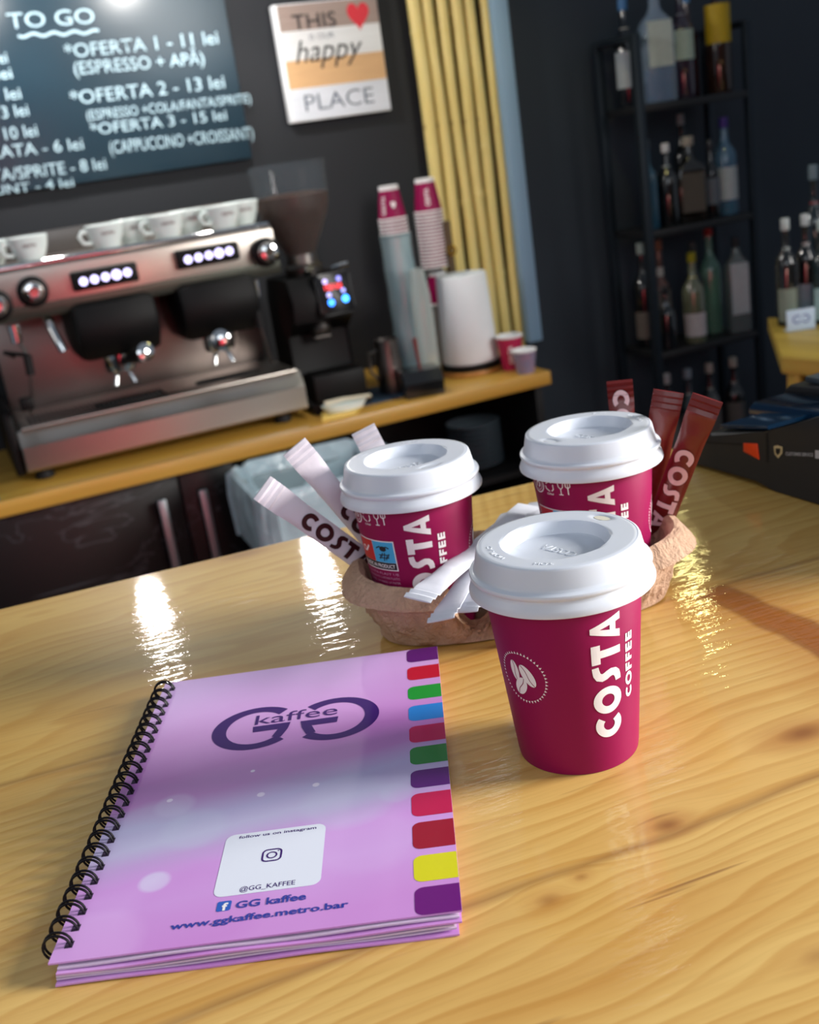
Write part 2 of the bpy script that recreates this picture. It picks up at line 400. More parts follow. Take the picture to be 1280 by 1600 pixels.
def sign_text(s, x, y, h, w, m, bold=0, shear=0, name='lettering'):
    b, ww = text_bm(s, bold, shear); place2(b, x, y, h, sx=w/ww, z=.0012); obj(name, b, m, sg, smooth=False, norm=False)
sign_text('THIS', sw*.16, sh*.78, sh*.13, sw*.42, m_ink, .012); sign_text('IS OUR', sw*.30, sh*.685, sh*.05, sw*.24, m_grey)
sign_text('happy', sw*.14, sh*.50, sh*.20, sw*.66, m_ink, .0, .35); sign_text('PLACE', sw*.16, sh*.085, sh*.15, sw*.68, m_grey, -.005)
bm = bmn(); hp = []
for i in range(40):
    a = 2*pi*i/40; hp.append((16*sin(a)**3, 13*cos(a)-5*cos(2*a)-2*cos(3*a)-cos(4*a)))
poly(bm, [(sw*.80+p[0]*.00215, sh*.855+p[1]*.0026) for p in hp], .0014); obj('heart', bm, m_red, sg, smooth=False, norm=False)

# bamboo-like pine poles
m_pole = wood_mat('pole_wood', '#dcc473', '#eadb98', '#c79c42', (18, 18, 1.6), rough=.42, coat=.2, seed=3)
pole_side = ['leftmost, beside the dark wall', 'second from the left, behind the right cup stack', 'third from the left', 'fourth from the left, above the paper towel roll', 'fifth from the left', 'rightmost, beside the pale blue trim board']
for k, px in enumerate((669, 689, 711, 732, 752, 775)):
    q = oy(px, 180, 3.215); rr = (.0195, .0195, .0185, .019, .0185, .017)[k]
    bm = bmn(); lean = random.uniform(-.006, .006); pts = []; rs = []
    for i in range(30):
        z = (.722 if k == 0 else .55)+(1.728 if k == 0 else 1.9)*i/29; pts.append((lean*(z-1.4)+.0016*sin(z*9+k*2), .0012*cos(z*7+k), z)); rs.append(rr*(1+.035*sin(z*5.2+k*1.9)))
    tube(bm, pts, rs, 14)
    for j in range(3):
        z = .8+.5*j+random.uniform(-.15, .15)
        M = Matrix.Translation((lean*(z-1.4), 0, z)); lathe(bm, [(rr*.96, -.012), (rr*1.05, -.002), (rr*1.05, .003), (rr*.96, .012)], 14, M=M)
    tag(obj('wooden_pole', bm, m_pole, loc=(q.x, 3.215, 0)), 'pale yellow wooden pole, ' + pole_side[k], 'pole', 'upright wooden poles on the back wall')
# spot lamps on a ceiling rail (out of the picture, lighting the board and mirrored in the varnish)
m_lamp = mat('lamp_housing', '#202226', .4); m_glow = mat('lamp_glow', '#ffffff', .5, emit='#fff6ea', es=30.0)
def spot(x, y, z, tgt, label, col, power, es=60.0, blend=.6, size=70, r=.033):
    t = thing('spot_lamp', label, 'lamp', (x, y, z), group='spot lamps above the back counter')
    d = (Vector(tgt)-Vector((x, y, z))).normalized(); M = d.to_track_quat('Z', 'Y').to_matrix().to_4x4()
    bm = bmn(); lathe(bm, [(.0, -.11), (.028, -.11), (.034, -.09), (r+.008, -.02), (r+.004, -.018), (r*.7, -.034), (0, -.036)], 24, M=M); obj('housing', bm, m_lamp, t)
    bm = bmn(); bmesh.ops.create_uvsphere(bm, u_segments=20, v_segments=12, radius=r); obj('bulb', bm, mat('lamp_glow_'+col[1:], col, .5, emit=col, es=es), t)
    bm = bmn(); tube(bm, [(0, 0, .03), (0, 0, 2.8-z)], .006, 8); obj('stem', bm, m_lamp, t)
    l = bpy.data.lights.new('spot', 'SPOT'); l.energy = power; l.color = lin(col)[:3]; l.spot_size = R(size); l.spot_blend = blend; l.shadow_soft_size = .03
    o = bpy.data.objects.new('spot_light', l); COL.objects.link(o); o.parent = t; o.location = d*(r+.012); o.rotation_euler = d.to_track_quat('-Z', 'Y').to_euler()
    return t
spot(.351, 2.9, 1.905, (.30, 3.1, 1.3), 'black spot lamp above the left part of the menu board', '#fffaf4', 7, es=260, size=120)
spot(.829, 2.9, 1.908, (.85, 3.1, 1.2), 'black spot lamp above the coffee grinder', '#fffaf4', 7, es=260, size=120)
spot(1.757, 2.4, 2.105, (1.5, 2.9, .8), 'small spot lamp with yellowish light above the right end of the counter', '#fff3a0', 4, es=90, size=110, r=.022)

# ================================================================== ESPRESSO MACHINE
m_dsteel = mat('dark_steel', '#6b6663', .38, 1.0); m_chrome = mat('chrome', '#d8dadb', .1, 1.0); m_blk = mat('black_plastic', '#060607', .55, spec=.25, noise=(9, .2)); m_blkm = mat('black_rubber', '#08080a', .7)
X0, X1 = .095, .835
em = thing('espresso_machine', 'two-group stainless steel espresso machine on the pine counter', 'espresso machine', (0, 2.74, 0))
bm = bmn(); prism(bm, [(.03, .750), (0.002, .750), (-.004, .756), (-.006, .812), (.004, .820), (.022, .850), (.42, .850), (.42, .750)], 'x', X0+.02, X1, .003); obj('base', bm, m_steel, em)
bm = bmn(); box(bm, X0-.004, X0+.018, .01, .42, .745, .90, .004); obj('side_panel', bm, m_blk, em)
for x in (X0+.06, X1-.06):
    for y in (.05, .36): bm = bmn(); lathe(bm, [(.02, .7205), (.024, .724), (.018, .752)], 20, x, y, True, True); obj('foot', bm, m_blkm, em)
bm = bmn(); box(bm, X0+.03, X1-.01, .008, .26, .851, .857, .002)
obj('drip_tray', bm, m_steel, em)
for k in range(34):
    x = X0+.05+k*.0095
bm = bmn()
for k in range(30): box(bm, X0+.055+k*.0115, X0+.061+k*.0115, .035, .15, .8571, .8585)
obj('drip_grate_slots', bm, m_blkm, em)
for xc, yy in ((.40, .085), (.66, .095)):
    bm = bmn(); vs = lathe(bm, [(.0, .8575), (1, .8575), (1.0, .863), (.0, .863)], 28)
    for v in vs: v.co = Vector((xc+v.co.x*.085, yy+v.co.y*.022, v.co.z))
    obj('rubber_mat', bm, m_blkm, em)
bm = bmn(); box(bm, X0+.03, X1-.02, .26, .275, .85, 1.10, .003); obj('back_panel', bm, mat('brushed_back_steel', '#8d8480', .4, 1.0, noise=(5, .15), bump=(80, .05, .0006)), em)
bm = bmn(); prism(bm, [(.02, 1.105), (.0, 1.118), (-.006, 1.135), (.0, 1.215), (.02, 1.224), (.40, 1.224), (.40, 1.105)], 'x', X0+.04, X1-.012, .003); obj('head', bm, m_steel, em)
bm = bmn(); prism(bm, [(-.004, 1.106), (-.010, 1.115), (-.010, 1.136), (-.002, 1.14), (.03, 1.14), (.03, 1.104)], 'x', X0+.038, X1-.010, .002); obj('lower_trim', bm, mat('olive_grey_trim', '#5f625a', .4, .8), em)
bm = bmn(); tube(bm, [(X0+.05, .008, 1.226), (X1-.02, .008, 1.226)], .009, 10); obj('front_rail', bm, m_chrome, em)
bm = bmn(); box(bm, X0+.05, X1-.02, .39, .396, 1.224, 1.285, .001); obj('cup_rail', bm, m_dsteel, em)
for (xc, zc) in ((.393, 1.172), (.646, 1.180)):
    bm = bmn(); box(bm, xc-.078, xc+.078, -.022, .01, zc-.022, zc+.022, .005); dp = obj('button_panel', bm, m_blk, em)
    for j in range(5):
        bm = bmn(); lathe(bm, [(.0, .0), (.0095 if j != 3 else .0115, .0), (.009, .002), (0, .003)], 16, M=Matrix.Translation((xc-.052+j*.0260, -.0225, zc+(j-2)*.0008)) @ Matrix.Rotation(R(90), 4, 'X')); obj('lit_button', bm, mat('button_led', '#d9d4ff', .4, emit='#cfc8ff', es=2.6), dp)
for (xc, zc) in ((.225, 1.167), (.140, 1.150), (.792, 1.163)):
    M = Matrix.Translation((xc, -.03, zc)) @ Matrix.Rotation(R(90), 4, 'X')
    bm = bmn(); lathe(bm, [(0, -.04), (.034, -.04), (.036, -.016), (.024, -.012)], 24, M=M, cap1=True); kb = obj('knob', bm, m_blk, em)
    bm = bmn(); lathe(bm, [(.024, -.014), (.025, .006), (.021, .016), (.013, .018), (.011, .014), (0, .014)], 24, M=M); obj('knob_cap', bm, m_chrome, kb)
for (xc, zt, hpx) in ((.395, 1.125, (228, 549)), (.648, 1.125, (345, 528))):
    _h = oy(*hpx, 2.61); hx, hz = _h.x, _h.z-.005
    bm = bmn(); prism(bm, [(.0, zt), (-.035, zt-.01), (-.05, zt-.05), (-.045, 1.02), (-.01, .985), (.16, .985), (.20, 1.02), (.22, zt)], 'x', xc-.100, xc+.100, .02); gh = obj('group_head', bm, m_blk, em)
    bm = bmn(); lathe(bm, [(.036, .94), (.04, .95), (.04, .985)], 28, xc, .06, True, True); pf = obj('portafilter', bm, m_chrome, em)
    a = Vector((xc, .03, .962)); b = Vector((hx, -.13, hz+.005)); 
    bm = bmn(); tube(bm, [a, a.lerp(b, .25), a.lerp(b, .5), a.lerp(b, .8), a.lerp(b, .95)], [.009, .010, .016, .019, .018], 14); obj('handle', bm, m_blk, pf)
    bm = bmn(); tube(bm, [a.lerp(b, .95), a.lerp(b, 1.0), a.lerp(b, 1.02)], [.022, .021, .014], 14); obj('handle_cap', bm, m_chrome, pf)
    bm = bmn(); tube(bm, [(xc-.012, .06, .945), (xc-.018, .05, .925), (xc-.024, .045, .905)], .006, 10); tube(bm, [(xc+.012, .06, .945), (xc+.018, .05, .925), (xc+.024, .045, .905)], .006, 10); obj('spout', bm, m_chrome, pf)
for (x, s, hh) in ((.165, 1, 1), (.748, -1, 1)):
    bm = bmn(); lathe(bm, [(.012, 1.06), (.014, 1.10)], 14, x, -.005, True, True); sw_ = obj('steam_joint', bm, m_chrome, em)
    bm = bmn(); tube(bm, [(x, -.005, 1.07), (x+.01*s, -.03, 1.04), (x+.012*s, -.035, 1.0), (x+.0*s, -.02, .93), (x-.01*s, -.01, .89)], .0045, 10); obj('steam_wand', bm, m_dsteel, em)
    bm = bmn(); tube(bm, [(x+.012*s, -.035, 1.03), (x+.010*s, -.032, .985)], .010, 12); obj('wand_grip', bm, m_blkm, em)
bm = bmn(); tube(bm, [(.245, .03, 1.11), (.248, .0, 1.075), (.262, -.012, 1.02)], .011, 12); obj('hot_water_spout', bm, m_chrome, em)
bm = bmn(); tube(bm, [(.15, -.01, 1.03), (.13, -.03, 1.045), (.18, -.04, 1.03)], .005, 10); box(bm, .135, .165, -.045, -.02, .905, .935, .004); obj('steam_lever', bm, m_blk, em)

# espresso cups on the machine
m_cer = mat('white_porcelain', '#dfeae8', .18, noise=(8, .04), sss=0); m_maroon = mat('maroon_print', '#5b1620', .5)
def esp_cup():
    t = thing('espresso_cup', 'x', 'cup')
    bm = bmn(); lathe(bm, [(.0, .0), (.020, .0), (.022, .003), (.028, .012), (.037, .034), (.0415, .056), (.0405, .0575), (.038, .055), (.034, .034), (.024, .008), (.0, .006)], 32); obj('bowl', bm, m_cer, t)
    bm = bmn(); tube(bm, [(-.036, -.008, .046), (-.050, -.012, .048), (-.057, -.014, .038), (-.050, -.012, .024), (-.033, -.008, .022)], .0042, 8); obj('handle', bm, m_cer, t)
    b, w = letters('COSTA', .26); place2(b, -w*.5*.0062, 0, .0062)
    for v in b.verts: v.co = Vector((.0405*sin(v.co.x/.04)+.0, -.0405*cos(v.co.x/.04)+.0006*0, .036+v.co.y))
    for v in b.verts:
        r = .0374+.0042*(v.co.z-.034)/.022+.0006; a = math.atan2(v.co.y, v.co.x); v.co.x = r*cos(a); v.co.y = r*sin(a)
    obj('brand_lettering', b, m_maroon, t, smooth=False, norm=False)
    for c_ in t.children: c_.data.transform(Matrix.Scale(1.12, 4))
    return t
ec0 = esp_cup(); grp = 'espresso cups lined up on the machine'
ecs = [(.160, .12, 'white espresso cup at the far left, cut by the picture edge'), (.247, .055, 'white espresso cup right of the one at the picture edge'), (.425, .05, 'white espresso cup leading the right-hand row, first after the gap'),
       (.500, .12, 'second white espresso cup of the right-hand row, handle showing'), (.572, .05, 'third white espresso cup of the right-hand row'), (.645, .12, 'fourth white espresso cup of the right-hand row'), (.715, .05, 'fifth white espresso cup of the right-hand row'), (.785, .12, 'last white espresso cup of the row, beside the grinder')]
for k, (x, y, lb) in enumerate(ecs):
    lo = (x, 2.74+y, 1.2245); rz = random.uniform(-.1, .25)
    if k == 0: ec0.location = lo; ec0.rotation_euler = (0, 0, rz); ec0['label'] = lb; ec0['group'] = grp
    else: dup(ec0, lo, rz, lb, grp)

# ================================================================== GRINDER
gx, gy = .94, 2.90
gr = thing('coffee_grinder', 'black coffee grinder with a clear bean hopper beside the espresso machine', 'grinder', (gx, gy, ZC))
bm = bmn(); prism(bm, [(-.14, 0), (-.14, .03), (-.05, .045), (-.02, .10), (-.02, .20), (-.10, .24), (-.11, .30), (-.08, .355), (.10, .355), (.12, .30), (.12, 0)], 'x', -.085, .085, .008); obj('body', bm, m_blk, gr)
bm = bmn(); lathe(bm, [(.05, .355), (.052, .375), (.042, .385), (.040, .41)], 28, 0, .01, True, True); obj('collar', bm, m_dsteel, gr)
m_glass = mat('smoky_clear_plastic', '#7f8c96', .05, alpha=.10, ior=1.45, coat=1.0, coatr=.03)
bm = bmn(); lathe(bm, [(.042, .40), (.052, .43), (.090, .505), (.098, .535), (.100, .56), (.102, .63)], 40, 0, .01); lathe(bm, [(.107, .63), (.102, .645), (.0, .65)], 40, 0, .01)
obj('hopper', bm, m_glass, gr)
m_bean = mat('roasted_beans', '#4a3222', .35, noise=(120, .6), bump=(130, 1.0, .004))
bm = bmn(); lathe(bm, [(.0, .405), (.038, .405), (.048, .43), (.086, .505), (.094, .535), (.0955, .562), (.05, .568), (0, .563)], 40, 0, .01); bo = obj('coffee_beans', bm, m_bean, gr); bo['kind'] = 'stuff'
Mp = Matrix.Translation((.036, -.112, .302)) @ Matrix.Rotation(R(80), 4, 'X') @ Matrix.Rotation(R(4), 4, 'Y')
bm = bmn(); prism(bm, rrect(-.050, .050, -.052, .056, .01), 'z', -.02, .0, .002); xf(bm, Mp); pn = obj('control_panel', bm, mat('glossy_black_glass', '#05060c', .3, spec=.3), gr)
bm = bmn(); 
for x, y, c, r in ((-.022, .036, '#c9b8ff', .0065), (.018, .038, '#8f90ff', .0065), (-.018, .0, '#b9b2ff', .0065), (.024, .006, '#9aa0ff', .006), (-.016, -.020, '#1e7bff', .0088), (.026, -.016, '#2a90ff', .0095)):
    bm2 = bmn(); lathe(bm2, [(0, .0012), (r, .0012), (r, .0004)], 16, x, y); xf(bm2, Mp); obj('lit_button', bm2, mat('led_'+c[1:], c, .4, emit=c, es=5 if r > .008 else 1.4), pn)
b, w = text_bm('12.5 3.0', .02); place2(b, -.026, .014, .013, sx=.048/w, z=.0012); xf(b, Mp); obj('red_display', b, mat('red_led', '#ff2030', .4, emit='#ff1c30', es=3), pn, smooth=False, norm=False)
bm = bmn(); tube(bm, [(-.02, -.03, .20), (-.02, -.06, .19), (.02, -.06, .19), (.02, -.03, .20)], .004, 8); obj('portafilter_fork', bm, m_dsteel, gr)
bm = bmn(); lathe(bm, [(.026, .20), (.030, .215), (.02, .235)], 24, 0, -.05, True, True); obj('outlet', bm, m_dsteel, gr)
bm = bmn(); lathe(bm, [(0, 0), (.0055, 0), (.0055, .003), (0, .003)], 16, M=Matrix.Translation((-.060, -.1405, .075-.0)) @ Matrix.Rotation(R(90), 4, 'X')); obj('status_light', bm, mat('led_blue2', '#4040ff', .4, emit='#3a46ff', es=4), gr)
bm = bmn(); box(bm, -.075, .075, -.145, -.05, .03, .105, .01); obj('dosing_tray', bm, m_blk, gr)
bm = bmn(); tube(bm, [(.06, -.05, .365), (.10, -.07, .37)], .005, 8); tube(bm, [(-.01, -.05, .36), (-.01, -.062, .375)], .012, 12); obj('adjusting_lever', bm, m_chrome, gr)

# ================================================================== PAPER CUPS (generic builder)
m_mag = mat('magenta_paper', '#8e0048', .5, spec=.3, noise=(30, .10), bump=(700, .05, .0002)); m_white = mat('white_card', '#e6e6e6', .6, noise=(40, .05))
m_wprint = mat('white_print', '#efe9ea', .55)
RB, RT, HC = .0265, .0338, .0825
def rad(h, rb=RB, rt=RT, hc=HC): return rb+(rt-rb)*h/hc
def wrap(bm, az, h0, off=.00018, rb=RB, rt=RT, hc=HC):
    """flat art: +y up the cup wall, +x to the right as seen from outside, centred at azimuth az (degrees), height h0"""
    dice(bm, .0013, 0)
    for v in bm.verts:
        h = h0+v.co.y; r = rad(h, rb, rt, hc)+off+v.co.z; a = R(az)+v.co.x/rad(h0, rb, rt, hc)
        v.co = Vector((r*cos(a), r*sin(a), h))
    return bm
def rot90(bm): return xf(bm, Matrix.Rotation(R(90), 4, 'Z'))
def art_costa(parent, az):
    b, w = letters('COSTA', .285); k = .0122; hl = .0578
    place2(b, 0, -k/2, k, sx=hl/w); rot90(b); obj('brand_lettering', wrap(b, az, .0165), m_wprint, parent, smooth=False, norm=False)
    b, w = letters('COFFEE', .25); k = .0041; place2(b, 0, -k/2, k, sx=.0312/w); rot90(b); obj('brand_lettering', wrap(b, az+22.5, .0315), m_wprint, parent, smooth=False, norm=False)
def art_badge(parent, az, h=.0465):
    b = bmn(); n = 44
    for i in range(n):
        a = 2*pi*i/n; r = .0116; c = Vector((r*cos(a), r*sin(a))); o_ = Vector((cos(a), sin(a))); tt = Vector((-sin(a), cos(a)))
        p = [c-o_*.0004-tt*.00055, c-o_*.0004+tt*.00055, c+o_*.0008]; poly(b, [(q.x, q.y) for q in p])
    def bean(cx, cy, rx, ry, ang):
        for sgn in (1, -1):
            pts = []
            for i in range(15):
                t_ = pi*i/14; pts.append((sgn*rx*sin(t_), ry*cos(t_)))
            for i in range(9):
                t_ = -1+2*i/8; pts.append((sgn*.00018+.0005*sin(t_*pi)*.8, ry*t_*.93))
            ca, sa = cos(R(ang)), sin(R(ang)); pts = [(cx+p[0]*ca-p[1]*sa, cy+p[0]*sa+p[1]*ca) for p in pts]
            if sgn < 0: pts.reverse()
            poly(b, list(reversed(pts)))
    bean(.0030, .0014, .0029, .0056, 32); bean(-.0036, .0026, .0022, .0048, 8); bean(-.0014, -.0044, .0030, .0046, -28)
    b2 = bmn(); join(b2, b); obj('bean_badge', wrap(b2, az, h), m_wprint, parent, smooth=False, norm=False)
m_red2 = mat('panel_red', '#c2182b', .5); m_blue2 = mat('panel_blue', '#3fa9d8', .5); m_ink2 = mat('panel_black', '#101014', .5)
def art_panel(parent, az, h=.0435):
    W_, H_ = .0265, .0165
    b = bmn(); poly(b, [(-W_/2-.0006, -.0006), (W_/2+.0006, -.0006), (W_/2+.0006, H_+.0006), (-W_/2-.0006, H_+.0006)]); obj('printed_panel', wrap(b, az, h, .00012), m_wprint, parent, smooth=False, norm=False)
    b = bmn(); poly(b, [(-W_/2, .0042), (-.0005, .0042), (-.0005, H_), (-W_/2, H_)]); f2 = poly(b, [(-.0003, .0042), (W_/2, .0042), (W_/2, H_), (-.0003, H_)]); f2.material_index = 1
    f3 = poly(b, [(-W_/2, 0), (W_/2, 0), (W_/2, .0041), (-W_/2, .0041)]); f3.material_index = 2
    obj('printed_panel', wrap(b, az, h, .0002), [m_red2, m_blue2, m_ink2], parent, smooth=False, norm=False)
    b = bmn(); q, w = text_bm('PLASTIC IN PRODUCT', .02); place2(q, -W_/2+.001, .001, .0022, sx=(W_-.002)/w); join(b, q, 0)
    ribbon(b, arc(-.009, .0105, .0016, .0016, 0, 360, 12)[:-1], .0006, True); ribbon(b, [(-.0075, .009), (-.004, .013)], .0011)
    c = bmn(); ribbon(c, [(.0020, .0125), (.0045, .0137), (.0065, .0125), (.0088, .0137), (.0105, .0128)], .0007); poly(c, [(.0066+.0022*cos(a), .0124+.0016*sin(a)) for a in [i*pi/6 for i in range(12)]])
    for i in range(5): ribbon(c, [(.0035+.0014*i, .0062+.0012*sin(i*2)), (.0045+.0014*i, .0095-.001*cos(i*2))], .0006)
    for i in range(2): ribbon(c, [(.003, .0068+.0018*i), (.0098, .0072+.0018*i)], .0005)
    join(b, c, 1); obj('panel_print', wrap(b, az, h, .0003), [m_wprint, m_ink2], parent, smooth=False, norm=False)
    b = bmn()
    for i, s in enumerate(('COSTA PLAST UE', 'THIS PRODUCT CONTAINS PLASTIC', 'COFFEE CUP MADE OF PAPER', 'CARTON PLASTIC LINING', 'PLEASE DISPOSE OF CAREFULLY', 'KEEP AWAY FROM WILDLIFE', 'CAUTION CONTENTS HOT', 'RECYCLE WITH PAPER CUPS')):
        q, w = text_bm(s, .0, res=1); place2(q, -.0120, -.0035-.0026*i, .0015, sx=.0245/w); join(b, q, 0)
    obj('small_print', wrap(b, az+2, h, .0002), mat('pale_pink_print', '#c98fae', .6), parent, smooth=False, norm=False)
    # icons above: round seal, recycling triangle, glass and fork
    b = bmn(); ribbon(b, arc(-.0095, .0305, .0050, .0050, 0, 360, 28)[:-1], .0007, True); ribbon(b, arc(-.0095, .0305, .0036, .0036, 0, 360, 24)[:-1], .0003, True)
    ribbon(b, [(-.0112, .0285), (-.0105, .031), (-.0085, .0325), (-.0078, .0300), (-.0090, .0285)], .0009)
    for i in range(3):
        a0 = 90+120*i; p = [(.0000+.0028*cos(R(a0+d)), .0305+.0028*sin(R(a0+d))) for d in (-35, 0, 60)]; ribbon(b, p, .0006)
    q, w = text_bm('C/PAP', .01); place2(q, -.0022, .0256, .0012, sx=.0045/w); join(b, q, 0)
    ribbon(b, [(.0055, .0335), (.0058, .031), (.007, .0298), (.0082, .031), (.0085, .0335), (.0055, .0335)], .0005); ribbon(b, [(.007, .0298), (.007, .0268)], .0005); ribbon(b, [(.0058, .0266), (.0082, .0266)], .0005)
    ribbon(b, [(.0110, .0268), (.0110, .0305), (.0098, .0315), (.0098, .0338)], .0006); ribbon(b, [(.0110, .0305), (.0122, .0315), (.0122, .0338)], .0005); ribbon(b, [(.0110, .0305), (.0110, .0338)], .0004)
    obj('printed_icons', wrap(b, az, h, .0002), m_wprint, parent, smooth=False, norm=False)

def plastic_lid():
    t = NT('white_lid_plastic'); t.set(color=lin('#d4d9e3'), rough=.34, coat=.15, coatr=.2, sss=.25); t.b.inputs['Subsurface Radius'].default_value = (.006, .006, .007); t.b.inputs['Subsurface Scale'].default_value = .35
    co = t.coord(); t.set(normal=t.bump(t.noise(co, 900, 2), .03, .0002)); MC['lid'] = t.m; return t.m
m_lid = plastic_lid()
def make_cup(label, loc, azc, lid_az, art, cream=False):
    t = thing('takeaway_cup', label, 'cup', loc, group=None)
    bm = bmn(); lathe(bm, [(0, .0035), (RB-.0014, .0035), (RB-.001, .0003), (RB-.0002, 0), (rad(.003), .003), (rad(.04), .04), (RT, HC), (RT-.0006, HC+.001), (RT-.0012, HC), (RB-.001, .006), (0, .006)], 96); body = obj('cup_body', bm, m_mag, t)
    for kind, az in art:
        {'costa': art_costa, 'badge': art_badge, 'panel': art_panel}[kind](body, az)
    # lid: outer wall
    bm = bmn()
    prof = [(.0335, .0792), (.0388, .0786), (.0395, .0790), (.0396, .0800), (.0388, .0822), (.0378, .0838), (.0374, .0846), (.0374, .0853), (.0380, .0860), (.0386, .0866), (.0387, .0873), (.0384, .0880), (.0375, .0884), (.0369, .0886), (.0365, .0890), (.0362, .0900), (.0347, .0972), (.0344, .0979), (.0340, .0982), (.0334, .0983)]
    lathe(bm, prof, 96)
    # lid top as a polar grid with a round sunken well
    n, m_ = 96, 40; rt = .0334; ca, sa = cos(R(lid_az)), sin(R(lid_az)); rings = []
    for j in range(m_):
        r = rt*(1-j/m_); ring = []
        for i in range(n):
            a = 2*pi*i/n; x, y = r*cos(a), r*sin(a)
            xr, yr = x*ca+y*sa, -x*sa+y*ca     # xr points to the sip hole
            rw = math.hypot(xr+.0012, yr); s = min(1, max(0, (.0230-rw)/.0022)); s = s*s*(3-2*s)
            z = .0984-.0058*s
            rs = math.hypot((xr-.0282)/.0026, yr/.0052); s2 = min(1, max(0, (1.15-rs)/.3)); z += -.0007*s2
            if r > rt*.985: z = .0982
            ring.append(bm.verts.new((x, y, z)))
        rings.append(ring)
    c = bm.verts.new((0, 0, .0926))
    for a, b in zip(rings, rings[1:]):
        for i in range(n): bm.faces.new((a[i], a[(i+1) % n], b[(i+1) % n], b[i]))
    for i in range(n): bm.faces.new((rings[-1][i], rings[-1][(i+1) % n], c))
    bmesh.ops.remove_doubles(bm, verts=bm.verts, dist=1e-6)
    lid = obj('lid', bm, m_lid, t)
    b, w = text_bm('COSTA', .015, ext=.25); k = .0047; M = Matrix.Rotation(R(lid_az-90+180), 4, 'Z') @ Matrix.Translation((-.0095, -.0022, .0926)) @ Matrix.Diagonal((.019/w, k, .0011, 1)); xf(b, M); obj('embossed_lettering', b, m_lid, lid, smooth=False)
    for s, a0, span in (('CAUTION', 140, 34), ('HOT', 205, 16)):
        b, w = text_bm(s, .0, ext=.2)
        for v in b.verts:
            aa = R(lid_az+a0+span*(v.co.x/w)); rr = .0278+.0022*v.co.y; v.co = Vector((rr*cos(aa), rr*sin(aa), .0984+v.co.z*.0008))
        obj('embossed_lettering', b, m_lid, lid, smooth=False)
    bm = bmn(); ang = R(lid_az); pts = [(.0282+.0021*cos(a), .0043*sin(a)) for a in [2*pi*i/24 for i in range(24)]]
    A = [bm.verts.new((p[0]*cos(ang)-p[1]*sin(ang), p[0]*sin(ang)+p[1]*cos(ang), .09805)) for p in pts]; bm.faces.new(A)
    obj('sip_hole', bm, mat('sip_hole_cream', '#dcd6c4', .5) if cream else m_lid, lid, norm=False)
    return t
BAR = 1.10
FX = (.2145, .3835)
c1 = make_cup('magenta paper cup with white lid in front of the carrier, beside the notebook', (FX[0], FX[1], BAR+.0002), 0, 15, [('costa', -91), ('badge', -161), ('badge', 20), ('panel', 120)], cream=True)
c2 = make_cup('magenta lidded paper cup in the left pocket of the carrier, white sticks behind', (.2155, .5425, BAR+.0045), 0, -88, [('costa', -111.5), ('badge', -28), ('panel', -163), ('badge', 100)])
c3 = make_cup('magenta lidded paper cup in the right pocket of the carrier, brown sticks behind', (.311, .509, BAR+.0045), 0, -168, [('costa', -115), ('badge', -31), ('panel', -166), ('badge', 97)])

